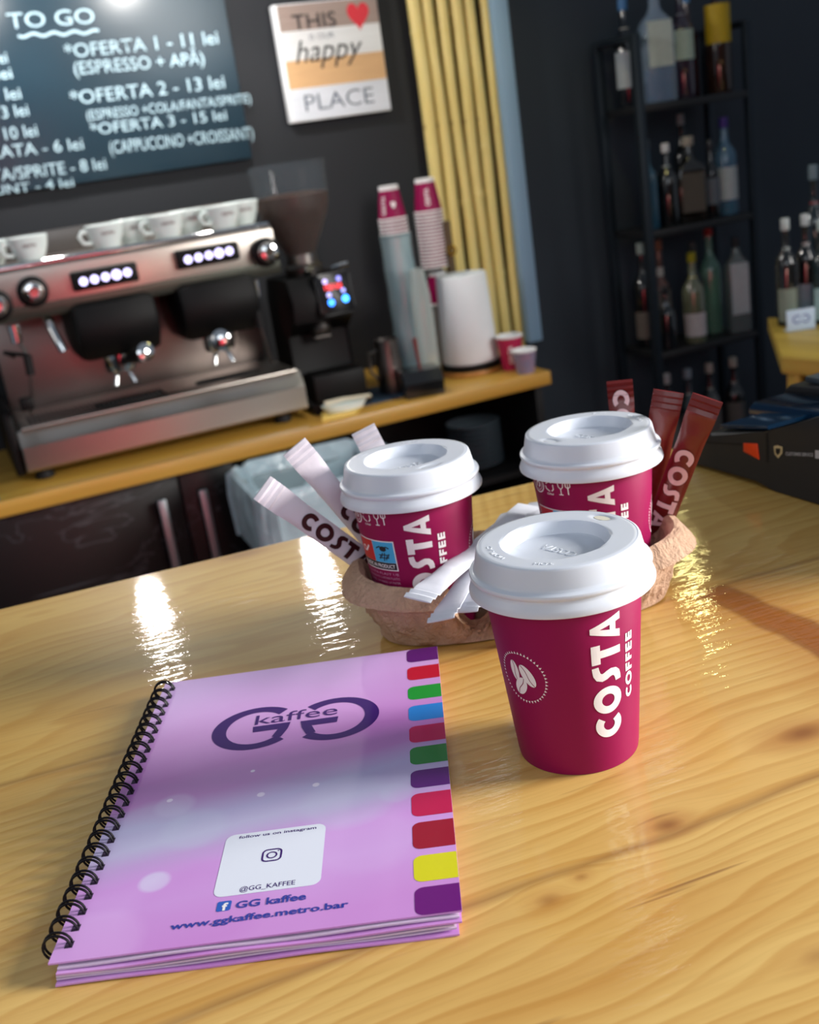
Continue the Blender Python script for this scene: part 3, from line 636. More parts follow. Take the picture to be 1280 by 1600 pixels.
# ================================================================== BAR COUNTER
BARANG = R(-5.9)
bar = thing('bar_counter', 'varnished pine bar top filling the foreground under the cups and notebook', 'counter', (0, .781, BAR), BARANG)
def bar_material():
    t = NT('varnished_pine'); co = t.coord(); sep = t.new('ShaderNodeSeparateXYZ'); t.link(co, sep.inputs[0]); u, v = sep.outputs[0], sep.outputs[1]
    # knots: (u, v, radius along, radius across, strength)
    knots = [(.340, -.417, .016, .009, 1.0), (.2565, -.446, .009, .006, .9), (.197, -.464, .007, .005, .55), (.165, -.012, .026, .012, .75), (.213, -.458, .004, .003, .5), (.52, -.50, .02, .01, .8), (-.25, -.33, .018, .009, .8), (.75, -.15, .02, .01, .8), (.262, -.530, .010, .006, .4)]
    vv = v; mask = None; core = None
    for (ku, kv, ra, rb, st) in knots:
        du = t.math('DIVIDE', t.math('SUBTRACT', u, ku), ra*2.6); dv = t.math('DIVIDE', t.math('SUBTRACT', v, kv), rb*2.4)
        d2 = t.math('ADD', t.math('MULTIPLY', du, du), t.math('MULTIPLY', dv, dv)); g = t.math('POWER', 2.718, t.math('MULTIPLY', d2, -1.0))
        # push the grain apart around the knot
        push = t.math('MULTIPLY', t.math('MULTIPLY', g, dv), rb*1.9); vv = t.math('SUBTRACT', vv, push)
        dd = t.math('SQRT', t.math('ADD', t.math('POWER', t.math('DIVIDE', t.math('SUBTRACT', u, ku), ra), 2.0), t.math('POWER', t.math('DIVIDE', t.math('SUBTRACT', v, kv), rb), 2.0)))
        k1 = t.math('MULTIPLY', t.math('SUBTRACT', 1.0, t.math('DIVIDE', dd, 1.9), clamp=True), st); mask = k1 if mask is None else t.math('MAXIMUM', mask, k1)
        k2 = t.math('MULTIPLY', t.math('SUBTRACT', 1.25, t.math('MULTIPLY', dd, 1.5), clamp=True), st); core = k2 if core is None else t.math('MAXIMUM', core, k2)
    comb = t.new('ShaderNodeCombineXYZ'); t.link(u, comb.inputs[0]); t.link(vv, comb.inputs[1]); gv = comb.outputs[0]
    # plank index from v (joints), each plank with its own grain offset
    joints = [-.262, -.438-.012, -.66]
    pl = t.math('ADD', t.math('GREATER_THAN', v, joints[0]), t.math('GREATER_THAN', v, t.math('ADD', joints[1], t.math('MULTIPLY', t.math('SUBTRACT', u, .27), .05))))
    off = t.new('ShaderNodeCombineXYZ'); t.link(t.math('MULTIPLY', pl, 3.7), off.inputs[0]); t.link(t.math('MULTIPLY', pl, 1.31), off.inputs[1])
    add = t.new('ShaderNodeVectorMath', operation='ADD'); t.link(gv, add.inputs[0]); t.link(off.outputs[0], add.inputs[1]); gv2 = add.outputs[0]
    # growth bands: warped distance across the board
    warp = t.noise(t.mapping(gv2, (2.2, 7, 1)), 1.0, 3, .5); warp2 = t.noise(t.mapping(gv2, (7, 30, 1), (5, 3, 0)), 1.0, 2, .5)
    sv = t.new('ShaderNodeSeparateXYZ'); t.link(gv2, sv.inputs[0]); across = sv.outputs[1]
    ph = t.math('ADD', t.math('MULTIPLY', across, t.math('SUBTRACT', 150.0, t.math('MULTIPLY', pl, 45.0))), t.math('ADD', t.math('MULTIPLY', warp, 11.0), t.math('MULTIPLY', warp2, 1.2)))
    ph = t.math('ADD', ph, t.math('MULTIPLY', sv.outputs[0], -7.0))
    band = t.math('FRACT', ph); band = t.ramp(band, [(0, (.0, .0, .0)), (.55, (.45, .45, .45)), (.82, (1, 1, 1)), (.90, (.9, .9, .9)), (1.0, (0, 0, 0))], 'EASE')
    fine = t.noise(t.mapping(gv2, (14, 420, 1)), 1.0, 4, .65); broad = t.noise(t.mapping(gv2, (3.0, 16, 1), (1, 8, 0)), 1.0, 3, .55, .4)
    c = t.mix(t.math('MULTIPLY', band, t.math('ADD', .15, t.math('MULTIPLY', broad, .7))), lin('#dfb76a'), lin('#c0893a'))
    c = t.mix(t.ramp(broad, [(.46, (0, 0, 0)), (.74, (.5, .5, .5))]), c, lin('#c08530'))
    c = t.mix(t.ramp(fine, [(.48, (0, 0, 0)), (.75, (.25, .25, .25))]), c, lin('#a97a30'))
    # dark resin streaks along the grain
    st = t.noise(t.mapping(gv2, (10, 170, 1), (2, 2, 0)), 1.0, 2, .5); c = t.mix(t.ramp(st, [(.69, (0, 0, 0)), (.76, (.7, .7, .7))]), c, lin('#7d4a1d'))
    c = t.mix(t.math('MULTIPLY', mask, .75), c, lin('#a9611f')); c = t.mix(t.math('MULTIPLY', core, .6), c, lin('#7a4618'))
    # long spike knot running across the grain at the right
    ax, ay, bx, by = .394, -.268, .404, -.420
    L2 = (bx-ax)**2+(by-ay)**2; pu = t.math('SUBTRACT', u, ax); pv = t.math('SUBTRACT', v, ay)
    h = t.math('DIVIDE', t.math('ADD', t.math('MULTIPLY', pu, bx-ax), t.math('MULTIPLY', pv, by-ay)), L2, clamp=True)
    wob = t.math('MULTIPLY', t.math('SUBTRACT', t.noise(co, 28, 2), .5), .010)
    qx = t.math('SUBTRACT', t.math('ADD', pu, wob), t.math('MULTIPLY', h, bx-ax)); qy = t.math('SUBTRACT', pv, t.math('MULTIPLY', h, by-ay))
    sd = t.math('SQRT', t.math('ADD', t.math('MULTIPLY', qx, qx), t.math('MULTIPLY', qy, qy)))
    inplank = t.math('LESS_THAN', v, joints[0]); sk = t.math('MULTIPLY', t.ramp(sd, [(0, (1, 1, 1)), (.0075, (1, 1, 1)), (.0115, (0, 0, 0))]), inplank)
    c = t.mix(sk, c, t.mix(t.noise(t.mapping(co, (300, 14, 1)), 1.0, 3), lin('#4f2005'), lin('#8e4714')))
    ed = t.ramp(t.math('ABSOLUTE', t.math('SUBTRACT', sd, .0098)), [(0, (1, 1, 1)), (.0012, (0, 0, 0))]); c = t.mix(t.math('MULTIPLY', t.math('MULTIPLY', ed, inplank), .75), c, lin('#4a2409'))
    halo = t.math('MULTIPLY', t.ramp(sd, [(.010, (.7, .7, .7)), (.05, (0, 0, 0))]), inplank); c = t.mix(t.math('MULTIPLY', halo, .8), c, lin('#b06a1e'))
    # joints between planks
    for j, jj in enumerate(joints[:2]):
        dj = t.math('ABSOLUTE', t.math('SUBTRACT', v, jj if j == 0 else t.math('ADD', jj, t.math('ADD', t.math('MULTIPLY', t.math('SUBTRACT', u, .27), .05), t.math('MULTIPLY', t.math('SUBTRACT', t.noise(t.mapping(co, (9, .1, 1)), 1.0, 2), .5), .012)))))
        c = t.mix(t.math('MULTIPLY', t.ramp(dj, [(0, (1, 1, 1)), (.0011 if j == 0 else .0006, (0, 0, 0))]), .6), c, lin('#8a5a26'))
    tint = t.math('MULTIPLY', t.math('GREATER_THAN', v, joints[0]), .22); c = t.mix(tint, c, lin('#b09040'))
    # varnish: smooth coat with long shallow brush ripples
    rip = t.noise(t.mapping(co, (34, 170, 1)), 1.0, 2, .55); rip2 = t.noise(t.mapping(co, (9, 13, 1), (4, 4, 0)), 1.0, 2, .4); grit = t.noise(co, 800, 2, .5)
    hh = t.math('ADD', t.math('ADD', t.math('MULTIPLY', rip, .55), t.math('MULTIPLY', rip2, .7)), t.math('MULTIPLY', grit, .05))
    calm = t.ramp(t.math('MULTIPLY', v, -1.0), [(.045, (.12, .12, .12)), (.105, (1, 1, 1))]); hh = t.math('MULTIPLY', hh, calm)
    nb = t.bump(hh, .9, .0007)
    t.set(color=c, rough=.42, coat=.9, coatr=.04, coatn=nb, normal=t.bump(fine, .05, .0004), spec=.35)
    t.b.inputs['Coat IOR'].default_value = 1.5
    return t.m
m_bar = bar_material()
bm = bmn(); prism(bm, [(-.74, -.042), (-.74, 0), (-.006, 0), (-.0025, -.0010), (-.0005, -.003), (0, -.007), (0, -.036), (-.004, -.042)], 'x', -1.4, 2.3); obj('worktop', bm, m_bar, bar, smooth=False)
bm = bmn(); box(bm, -1.3, 2.2, -.60, -.06, -1.10, -.043, .004); obj('bar_body', bm, m_black, bar)
bm = bmn(); box(bm, .78, 2.15, -.0599, -.045, -1.08, -.05, .002); obj('added_beige_panel', bm, mat('beige_reflection_panel', '#cbb6a8', .6, noise=(4, .15)), bar)  # unseen beige panel, added to be mirrored in the espresso machine
bm = bmn(); box(bm, -.25, .775, -.0599, -.040, -1.08, -.05, .002); obj('added_red_panel', bm, mat('red_reflection_panel', '#c93a48', .5, noise=(4, .15)), bar)  # unseen red panel, added so the machine's steel reflects red

# ================================================================== NOTEBOOK
NBA = R(-23.1)
nbt = thing('spiral_notebook', 'pink and purple spiral-bound menu booklet lying on the bar', 'notebook', (-.020, .361, BAR), NBA)
ZN = .0076; NW, NH = .148, .2165
def cover_material():
    t = NT('printed_pink_cover'); co = t.coord(); sep = t.new('ShaderNodeSeparateXYZ'); t.link(co, sep.inputs[0]); u, v = sep.outputs[0], sep.outputs[1]
    n = t.noise(t.mapping(co, (7, 16, 1), rot=(0, 0, R(14))), 1.0, 3, .5, .6)
    f = t.math('ADD', t.math('ADD', t.math('DIVIDE', v, NH), t.math('MULTIPLY', t.math('SUBTRACT', n, .5), .20)), t.math('MULTIPLY', t.math('SUBTRACT', u, .074), -.9))
    c = t.ramp(f, [(0, lin('#c880d0')), (.15, lin('#cd94dc')), (.24, lin('#c98ad8')), (.33, lin('#bda4d8')), (.42, lin('#b4aedb')), (.50, lin('#b873c2')), (.60, lin('#b25cb8')), (.72, lin('#c684ce')), (.86, lin('#cd9adb')), (1.0, lin('#c8a0dc'))])
    c = t.mix(.16, c, lin('#dcc4ea'))
    for (cu, cv, r, a, col) in [(.104, .079, .022, .30, '#c9cfe8'), (.020, .080, .020, .35, '#c3c9e4'), (.040, .073, .016, .3, '#c9cfe8'), (.113, .049, .024, .22, '#d7b9ea'), (.125, .080, .008, .3, '#c9cfe8'), (.030, .040, .007, .6, '#d9dcf2'), (.05, .020, .030, .18, '#b85fc0'), (.055, .140, .040, .12, '#d7a9e4'), (.028, .093, .010, .3, '#d5d0ee'), (.015, .008, .02, .25, '#e0b5ea'), (.09, .0945, .0018, .9, '#f2e8fa'), (.060, .113, .0012, .8, '#f2e8fa'), (.025, .0975, .0016, .8, '#f2e8fa'), (.066, .0925, .002, .7, '#f2e8fa')]:
        d = t.math('SQRT', t.math('ADD', t.math('POWER', t.math('SUBTRACT', u, cu), 2.0), t.math('POWER', t.math('SUBTRACT', v, cv), 2.0)))
        m_ = t.math('MULTIPLY', t.ramp(t.math('DIVIDE', d, r), [(.0, (1, 1, 1)), (.72, (.9, .9, .9)), (1.0, (0, 0, 0))]), a); c = t.mix(m_, c, lin(col))
    # pale diagonal sweep
    d = t.math('ABSOLUTE', t.math('SUBTRACT', v, t.math('ADD', .060, t.math('MULTIPLY', u, .22)))); c = t.mix(t.math('MULTIPLY', t.ramp(d, [(0, (1, 1, 1)), (.012, (0, 0, 0))]), .45), c, lin('#cfd4ee'))
    t.set(color=c, rough=.42, coat=.08, coatr=.2, spec=.35, normal=t.bump(t.noise(co, 300, 3), .04, .0003)); return t.m
m_cover = cover_material(); m_page = mat('white_page_edges', '#dbc6e0', .6, noise=(200, .15))
# page block: several leaves slightly fanned
for k in range(5):
    z = .0004+k*.00125; sh_ = (4-k)*.0005; bm = bmn()
    rows = [bmn]  # leaf outline, thin slab with a slight wave along the near edge
    N = 24; up = []; dn = []
    bx0, bx1 = .003-sh_*.5, NW-.0012*((k*7) % 3)-sh_
    grid = []
    for j in range(3):
        vv_ = [-.0022-.0008*(4-k)*.5+.0006*((k*5) % 3), NH/2, NH-.001*((k*3) % 3)][j]; row = []
        for i in range(N+1):
            x = bx0+(bx1-bx0)*i/N; zz = z+.0003*sin(i*.5+k)*(1 if j == 0 else .3); row.append((bm.verts.new((x, vv_, zz+.0007)), bm.verts.new((x, vv_, zz))))
        grid.append(row)
    for j in range(2):
        for i in range(N):
            a, b, c, d = grid[j][i], grid[j][i+1], grid[j+1][i+1], grid[j+1][i]
            bm.faces.new((a[0], b[0], c[0], d[0])); bm.faces.new((a[1], d[1], c[1], b[1]))
    for i in range(N):
        bm.faces.new((grid[0][i][0], grid[0][i][1], grid[0][i+1][1], grid[0][i+1][0])); bm.faces.new((grid[2][i][0], grid[2][i+1][0], grid[2][i+1][1], grid[2][i][1]))
    for j in range(2):
        bm.faces.new((grid[j][0][0], grid[j+1][0][0], grid[j+1][0][1], grid[j][0][1])); bm.faces.new((grid[j][N][0], grid[j][N][1], grid[j+1][N][1], grid[j+1][N][0]))
    obj('back_cover' if k == 0 else 'page', bm, m_cover if k in (0, 3) else m_page, nbt, smooth=False)
bm = bmn(); 
vsx = box(bm, -.0002, NW, 0, NH, ZN-.0007, ZN); cov = obj('front_cover', bm, m_cover, nbt, smooth=False)
# white lower edge strip of the cover laminate
m_purple = mat('deep_purple_print', '#3a1568', .5, spec=.15); m_hole = mat('punched_hole_shadow', '#3c2a48', .8)
tabs = [(200.9, 216.4, '#5a1470'), (180.5, 195.3, '#c01030'), (159.6, 173.4, '#0f9432'), (138.6, 153.4, '#1e7fd0'), (118.6, 133.6, '#c21458'), (99.8, 114.6, '#128038'), (81.2, 95.0, '#5a1278'), (60.4, 77.0, '#c00f4c'), (38.6, 56.2, '#9c0a28'), (18.6, 34.4, '#d8d214'), (0.0, 15.4, '#6a0a74')]
ms = []; bm = bmn()
for i, (v0, v1, c) in enumerate(tabs):
    ms.append(mat('tab_print_'+c[1:], c, .38, coat=.2, coatr=.15)); pts = rrect(.1314, NW-.00005, v0/1000, v1/1000, .0034, 5, (0, 1, 1, 0)); f = poly(bm, pts, ZN+.00008); f.material_index = i
obj('index_stripes', bm, ms, cov, smooth=False, norm=False)
# GG logo: two heavy rings, left a G, right its mirror image
bm = bmn()
def gee(cx, cy, flip):
    rx, ry = .0180, .0178; n = 56; a0, a1 = 46, 316; pts = []; wd = []
    for i in range(n+1):
        a = R(a0+(a1-a0)*i/n); pts.append((rx*cos(a), ry*sin(a))); wd.append(.0050+.0020*abs(cos(a))**2)
    b = bmn(); ribbon(b, pts, wd)
    poly(b, [(-.0015, .0012), (.0170, .0012), (.0160, -.0050), (.0133, -.0122), (.0088, -.0110), (.0112, -.0042), (-.0010, -.0042)], .00003)
    if flip: xf(b, Matrix.Diagonal((-1, 1, 1, 1)))
    for v in b.verts: v.co += Vector((cx, cy, 0))
    join(bm, b)
gee(.0568, .1528, False); gee(.0957, .1520, True)
for v in bm.verts: v.co.z += ZN+.0001
obj('logo', bm, m_purple, cov, smooth=False, norm=True)
def nb_text(s, x, y, h, w, m, bold=0, shear=0, z=.00014, name='lettering'):
    b, ww = text_bm(s, bold, shear); place2(b, x, y, h, sx=w/ww, z=ZN+z); return obj(name, b, m, cov, smooth=False, norm=False)
bm = bmn(); poly(bm, [(.0535, .1542), (.0985, .1525), (.0985, .1610), (.0535, .1625)], ZN+.00012)
m_covpatch = mat('cover_pink_patch', '#c583cc', .36)
nb_text('kaffee', .0558, .1556, .0098, .0408, m_purple, .0)
bm = bmn(); poly(bm, rrect(.0552, .0962, .0250, .0645, .0038), ZN+.00009); obj('info_card', bm, mat('pale_card_print', '#dfe3f0', .4), cov, smooth=False, norm=False)
nb_text('follow us on instagram', .0605, .0612, .0019, .0318, m_purple, .02); nb_text('@GG_KAFFEE', .0652, .0268, .0028, .0212, m_purple, .01)
b = bmn(); ribbon(b, rrect(.0718, .0792, .0436, .0510, .002), .0008, True); ribbon(b, arc(.0755, .0473, .0019, .0019, 0, 360, 20)[:-1], .0007, True); poly(b, arc(.0779, .0497, .00035, .00035, 0, 330, 8))
for v in b.verts: v.co.z = ZN+.00014
obj('camera_icon', b, m_purple, cov, smooth=False, norm=False)
m_bprint = mat('blue_print', '#23359a', .4)
bm = bmn(); poly(bm, rrect(.0577, .0631, .0166, .0223, .0009), ZN+.0001); obj('social_icon', bm, mat('icon_blue', '#1a57b8', .4), cov, smooth=False, norm=False)
nb_text('f', .0597, .0170, .0042, .0022, m_wprint, .05, z=.00016)
nb_text('GG kaffee', .0650, .0172, .0040, .0263, m_bprint, .035); nb_text('www.ggkaffee.metro.bar', .0418, .0098, .0036, .0655, m_bprint, .035)
# holes + double wire loops
NR = 23; bm = bmn(); bh = bmn()
for k in range(NR):
    y = .0085+(NH-.0175)*k/(NR-1)
    box(bh, .0036, .0066, y-.0014, y+.0022, ZN-.0002, ZN+.00012)
    for dy in (-.0006, .0014):
        pts = []
        for i in range(17):
            a = R(-15+ (245)*i/16); pts.append((.0008+.0052*cos(a)*1.0, y+dy+.0006*sin(a), ZN-.0005+.0048*sin(a)+.0004))
        tube(bm, pts, .00052, 6)
obj('punched_holes', bh, m_hole, cov, smooth=False); obj('wire_binding', bm, mat('black_wire', '#120f16', .35, .4), nbt)

# ================================================================== CUP CARRIER
m_pulp = None
t = NT('moulded_pulp'); co = t.coord(); n1 = t.noise(co, 90, 5, .6, .8); n2 = t.noise(co, 420, 4, .6, .5); n3 = t.noise(co, 22, 3, .5)
t.set(color=t.mix(n3, lin('#ad8468'), lin('#dbb99e')), rough=.92, normal=t.bump(t.math('ADD', t.math('MULTIPLY', n1, 1.0), t.math('MULTIPLY', n2, .45)), 1.0, .0042)); m_pulp = t.m
CA = math.atan2(-.334, .943)
car = thing('cup_carrier', 'brown moulded pulp carrier holding two lidded paper cups', 'cup carrier', (.263, .526, BAR), CA)
def cring(bm, hl, hw, z, ax=.004, by=.006, n=120, dip=0., zmin=None, base=False, e=2.9):
    out = []
    for i in range(n):
        a = 2*pi*i/n; c, s = cos(a), sin(a); rr_ = (abs(c)**e+abs(s)**e)**(-1/e); x, y = ax+hl*c*rr_, by+hw*s*rr_
        waist = math.exp(-((x-.0)/.016)**2)
        y -= waist*hw*.10*(1 if s > 0 else -.2)
        zz = z
        if s < 0 and dip: g_ = math.exp(-((x+.026)/.010)**4); zz -= dip*g_; y += .62*dip*g_
        # ends of the carrier rise, the long sides sag a little
        zz += z/.034*.006*(abs(x-ax)/hl)**2
        if zmin is not None: zz = max(zmin, zz)
        out.append(bm.verts.new((x, y, zz)))
    return out
bm = bmn(); rg = [cring(bm, .074, .031, .0035, base=True), cring(bm, .078, .0350, .004), cring(bm, .085, .0405, .026, dip=.019, zmin=.0045), cring(bm, .0875, .0425, .034, dip=.026, zmin=.005), cring(bm, .0900, .0445, .0358, dip=.027, zmin=.0055), cring(bm, .0935, .046, .0348, dip=.027, zmin=.0050), cring(bm, .1005, .050, .0275, dip=.021, zmin=.0040), cring(bm, .1015, .0505, .0260, dip=.0195, zmin=.0036), cring(bm, .0995, .0490, .0262, dip=.020, zmin=.0034),
      cring(bm, .0915, .0455, .0225, dip=.016, zmin=.0028), cring(bm, .0875, .042, .012, dip=.008, zmin=.0022), cring(bm, .083, .0385, .001), cring(bm, .078, .035, .0)]
n = len(rg[0])
for a, b in zip(rg, rg[1:]):
    for i in range(n): bm.faces.new((a[i], a[(i+1) % n], b[(i+1) % n], b[i]))
bm.faces.new(rg[0]); bm.faces.new(list(reversed(rg[-1])))
bmesh.ops.recalc_face_normals(bm, faces=bm.faces)
bmesh.ops.subdivide_edges(bm, edges=[e for e in bm.edges if len(e.link_faces) == 2 and max(len(f.verts) for f in e.link_faces) == 4], cuts=2, use_grid_fill=True)
bm.normal_update()
from mathutils import noise as mn
for v in bm.verts:
    if v.co.z > .0042:
        p = v.co; low = max(0, min(1, (.027-p.z)/.006)) if abs(p.y-.006) > .03 or abs(p.x) > .07 else .2
        d_ = mn.noise(p*95)*.0016+mn.noise(p*230)*.0014; v.co = p+v.normal*d_*(.30+1.25*low)
obj('tray', bm, m_pulp, car)
# ribbed bridge between the cups
bm = bmn()
for k in range(5):
    x = -.0085+k*.0046; tube(bm, [(x-.002, -.040, .002), (x-.0025, -.041, .012), (x, -.034, .027), (x, -.01, .034), (x, .03, .034)], [.0028, .003, .003, .0028, .0026], 8)
obj('bridge', bm, m_pulp, car)

# ================================================================== SUGAR STICKS
AV = Vector((.943, -.334, 0)); BV = Vector((.334, .943, 0)); C0 = Vector((.263, .526, 0))
def stick_mesh(L, w, swell, crimp=.012, tail=.010, bend=0.0, n=56, m_=10, seed=0):
    rnd = random.Random(seed); top = []; bot = []; bm = bmn()
    for i in range(n+1):
        x = L*i/n; e = min(1, max(0, min((x-crimp)/(L*.16), (L-tail-x)/(L*.14)))); e = e*e*(3-2*e)
        hw = w/2*(1-.10*e); th = .00035+swell*e; wav = rnd.uniform(-.00025, .00025); ra = []; rb_ = []
        for j in range(m_+1):
            s = -1+2*j/m_; prof = math.sqrt(max(0, 1-s*s))**1.2
            cr = .00035*sin(i*pi) if x < crimp else 0
            if x < crimp: cr = .0006*(1 if i % 2 else -1)
            z0 = bend*(x/L)**2
            ra.append(bm.verts.new((x, s*hw, th*prof+cr+wav*prof+z0+.0003))); rb_.append(bm.verts.new((x, s*hw, -th*prof*.8+cr+z0)))
        top.append(ra); bot.append(rb_)
    for i in range(n):
        for j in range(m_):
            bm.faces.new((top[i][j], top[i+1][j], top[i+1][j+1], top[i][j+1])); bm.faces.new((bot[i][j], bot[i][j+1], bot[i+1][j+1], bot[i+1][j]))
        for f in (bm.faces.new((top[i][0], bot[i][0], bot[i+1][0], top[i+1][0])), bm.faces.new((top[i][m_], top[i+1][m_], bot[i+1][m_], bot[i][m_]))): f.material_index = 1
    for j in range(m_):
        bm.faces.new((top[0][j], top[0][j+1], bot[0][j+1], bot[0][j])); bm.faces.new((top[n][j], bot[n][j], bot[n][j+1], top[n][j+1]))
    return bm
m_wpaper = mat('white_sachet_paper', '#e3dbe4', .5, noise=(40, .05), bump=(55, .35, .0015)); m_brpaper = mat('brown_sachet_paper', '#6e1c1a', .36, noise=(25, .25), bump=(60, .4, .0015), coat=.2)
m_stamp = mat('dark_maroon_print', '#3d1016', .5); m_pstamp = mat('pale_pink_letters', '#ddb8bd', .5)
def stick(ab, topx, L, label, paper, ink, group, w=.0155, name='sugar_stick', roll=0, text=True, near=True, tx=.032, swell=.0022, seed=0, zb=.012, ang=0, th=None):
    B = C0+AV*ab[0]+BV*ab[1]; B.z = BAR+zb; d = ray(*topx).normalized(); w0 = CO-B; bb = w0.dot(d); disc = max(0, bb*bb-(w0.dot(w0)-L*L)) if L else 0
    T = CO+d*(-bb-math.sqrt(disc) if near else -bb+math.sqrt(disc))
    x = (B-T).normalized(); v = (CO-T.lerp(B, .5)).normalized(); z = (v-x*v.dot(x)).normalized(); z = Matrix.Rotation(R(roll), 3, x) @ z; y = z.cross(x)
    M = Matrix(((x.x, y.x, z.x, T.x), (x.y, y.y, z.y, T.y), (x.z, y.z, z.z, T.z), (0, 0, 0, 1)))
    t = thing(name, label, 'sugar stick', mw=M, group=group); LL = (B-T).length
    p = obj('packet', stick_mesh(LL, w, swell, seed=seed), [paper, m_wpaper], t)
    if text:
        b, ww = letters('COSTA', .27); k = w*.64; place2(b, tx, -k/2, k, sx=k*1.2); dice(b, .0013, 1)
        for vtx in b.verts:
            s = vtx.co.y/(w*.45); e = min(1, max(0, min((vtx.co.x-.012)/(LL*.16), (LL-.010-vtx.co.x)/(LL*.14)))); e = e*e*(3-2*e)
            z_0 = vtx.co.z; vtx.co.z = .00035+swell*e
            vtx.co.z = z_0+vtx.co.z*math.sqrt(max(0, 1-s*s))**1.2+.0008
        obj('brand_lettering', b, ink, p, smooth=False, norm=False)
    return t
stick((-.066, .034), (410, 762), .112, 'white sugar stick leaning lowest and furthest left out of the carrier', m_wpaper, m_stamp, 'white sugar sticks', tx=.030, seed=1, zb=.016)
stick((-.060, .046), (460, 698), .118, 'white sugar stick leaning between the lowest one and the lid of the left cup', m_wpaper, m_stamp, 'white sugar sticks', tx=.048, seed=2, zb=.014)
stick((-.040, .050), (567, 670), 0, 'white sugar stick standing upright behind the lid of the left cup', m_wpaper, m_stamp, 'white sugar sticks', tx=.045, seed=3, roll=0, text=False)
stick((.082, .046), (968, 594), 0, 'short-looking brown sugar stick rising behind the lid of the right cup, with white print', m_brpaper, m_pstamp, 'brown sugar sticks', tx=.006, seed=4, near=True)
stick((.084, .040), (1045, 612), .112, 'brown sugar stick between the lid of the right cup and the rightmost stick', m_brpaper, m_pstamp, 'brown sugar sticks', seed=5, text=False, near=True, w=.0165)
stick((.085, .026), (1106, 622), .118, 'rightmost brown sugar stick with large pale letters, leaning right', m_brpaper, m_pstamp, 'brown sugar sticks', seed=6, near=True, w=.0165, tx=.034)
# white wrapped stirrers lying between the cups
def lying(p0, z0, p1, z1, label, w, swell, seed, roll=0):
    T = oz(*p0, z0); B = oz(*p1, z1); x = (B-T).normalized(); z = Vector((0, 0, 1)); z = (z-x*z.dot(x)).normalized(); z = Matrix.Rotation(R(roll), 3, x) @ z; y = z.cross(x)
    M = Matrix(((x.x, y.x, z.x, T.x), (x.y, y.y, z.y, T.y), (x.z, y.z, z.z, T.z), (0, 0, 0, 1)))
    t = thing('paper_sachet', label, 'sachet', mw=M, group='white sachets lying across the carrier')
    m__ = mat('pale_sachet_paper', '#dfe2ec', .45, noise=(30, .06), bump=(45, .4, .002)); obj('packet', stick_mesh((B-T).length, w, swell, seed=seed), [m__, m__], t)
lying((652, 936), 1.147, (828, 790), 1.147, 'plain white sachet across the carrier, its end beside the left cup lettering', .0155, .0026, 11, 8)
lying((688, 968), 1.139, (800, 800), 1.142, 'plain white sachet pointing steeply down over the carrier edge', .0150, .0012, 12, -12)
lying((728, 955), 1.139, (842, 785), 1.146, 'plain white sachet nearest the front cup, partly hidden by its lid', .0125, .0024, 13, -5)

# ================================================================== PAYMENT TERMINAL
m_term = mat('charcoal_device_plastic', '#26272a', .42, noise=(60, .15), bump=(900, .12, .0002)); m_scr = mat('blue_black_screen', '#0a2a44', .08, coat=1.0)
pt = thing('payment_terminal', 'black payment terminal with orange key at the right edge of the bar', 'card terminal', (0, 0, 0))
XT = .50
def tp(px, py): q = ox(px, py, XT); return (q.y, q.z)
side = [tp(1074, 690), tp(1072, 726), (tp(1120, 738)[0], 1.106), (tp(1180, 748)[0], 1.104), (tp(1212, 770)[0], 1.1005), (.40, 1.1005), (.40, 1.175), (tp(1280, 650)[0], tp(1280, 650)[1]), (tp(1240, 663)[0], tp(1240, 663)[1]), (tp(1195, 680)[0], tp(1195, 680)[1]), (tp(1110, 676)[0], tp(1110, 676)[1])]
bm = bmn(); prism(bm, side, 'x', XT, XT+.19, .0025); body = obj('body', bm, m_term, pt)
# sloping screen on top
ya, za = tp(1112, 674); yb, zb_ = tp(1192, 678)
bm = bmn(); prism(bm, [(ya-.002, za+.001), (yb+.002, zb_+.001), (yb+.002, zb_+.004), (ya-.002, za+.004)], 'x', XT+.006, XT+.184, .001); obj('screen', bm, m_scr, pt)
# raised rear housing with second screen edge
q0 = ox(1108, 632, XT+.02); 
bm = bmn(); prism(bm, [(.66, 1.120), (.66, 1.138), (.655, 1.143), (.50, 1.152), (.42, 1.158), (.42, 1.120)], 'x', XT+.045, XT+.185, .003); obj('rear_housing', bm, mat('navy_gloss_panel', '#12324f', .12, coat=1.0), pt)
bm = bmn(); prism(bm, [(.655, 1.144), (.648, 1.151), (.45, 1.164), (.45, 1.156)], 'x', XT+.075, XT+.19, .002); kp = obj('keypad', bm, m_term, pt)
for i in range(5):
    for j in range(4):
        bm = bmn(); y = .630-i*.026; z = 1.1515+(.648-y)*.0657; box(bm, XT+.082+j*.026, XT+.102+j*.026, y-.009, y+.009, z, z+.005, .0015); obj('key', bm, mat('grey_key_plastic', '#39434c', .35), kp)
orange = [tp(1163, 692), tp(1184, 693), tp(1187, 718), tp(1163, 705)]
bm = bmn(); prism(bm, orange, 'x', XT-.0008, XT+.002, .0003); obj('orange_key', bm, mat('orange_plastic', '#e8420c', .4), pt)
def sidepoly(pxs, x, m, name, parent=pt):
    bm = bmn(); bm.faces.new([bm.verts.new((x, *tp(*p))) for p in pxs]); return obj(name, bm, m, parent, smooth=False)
sidepoly([(1197, 678), (1200, 676), (1201, 722), (1198, 722)], XT-.0004, m_ink2, 'panel_gap')
sidepoly([(1100, 690), (1160, 693), (1160, 696), (1100, 692)], XT-.0004, m_ink2, 'card_slot')
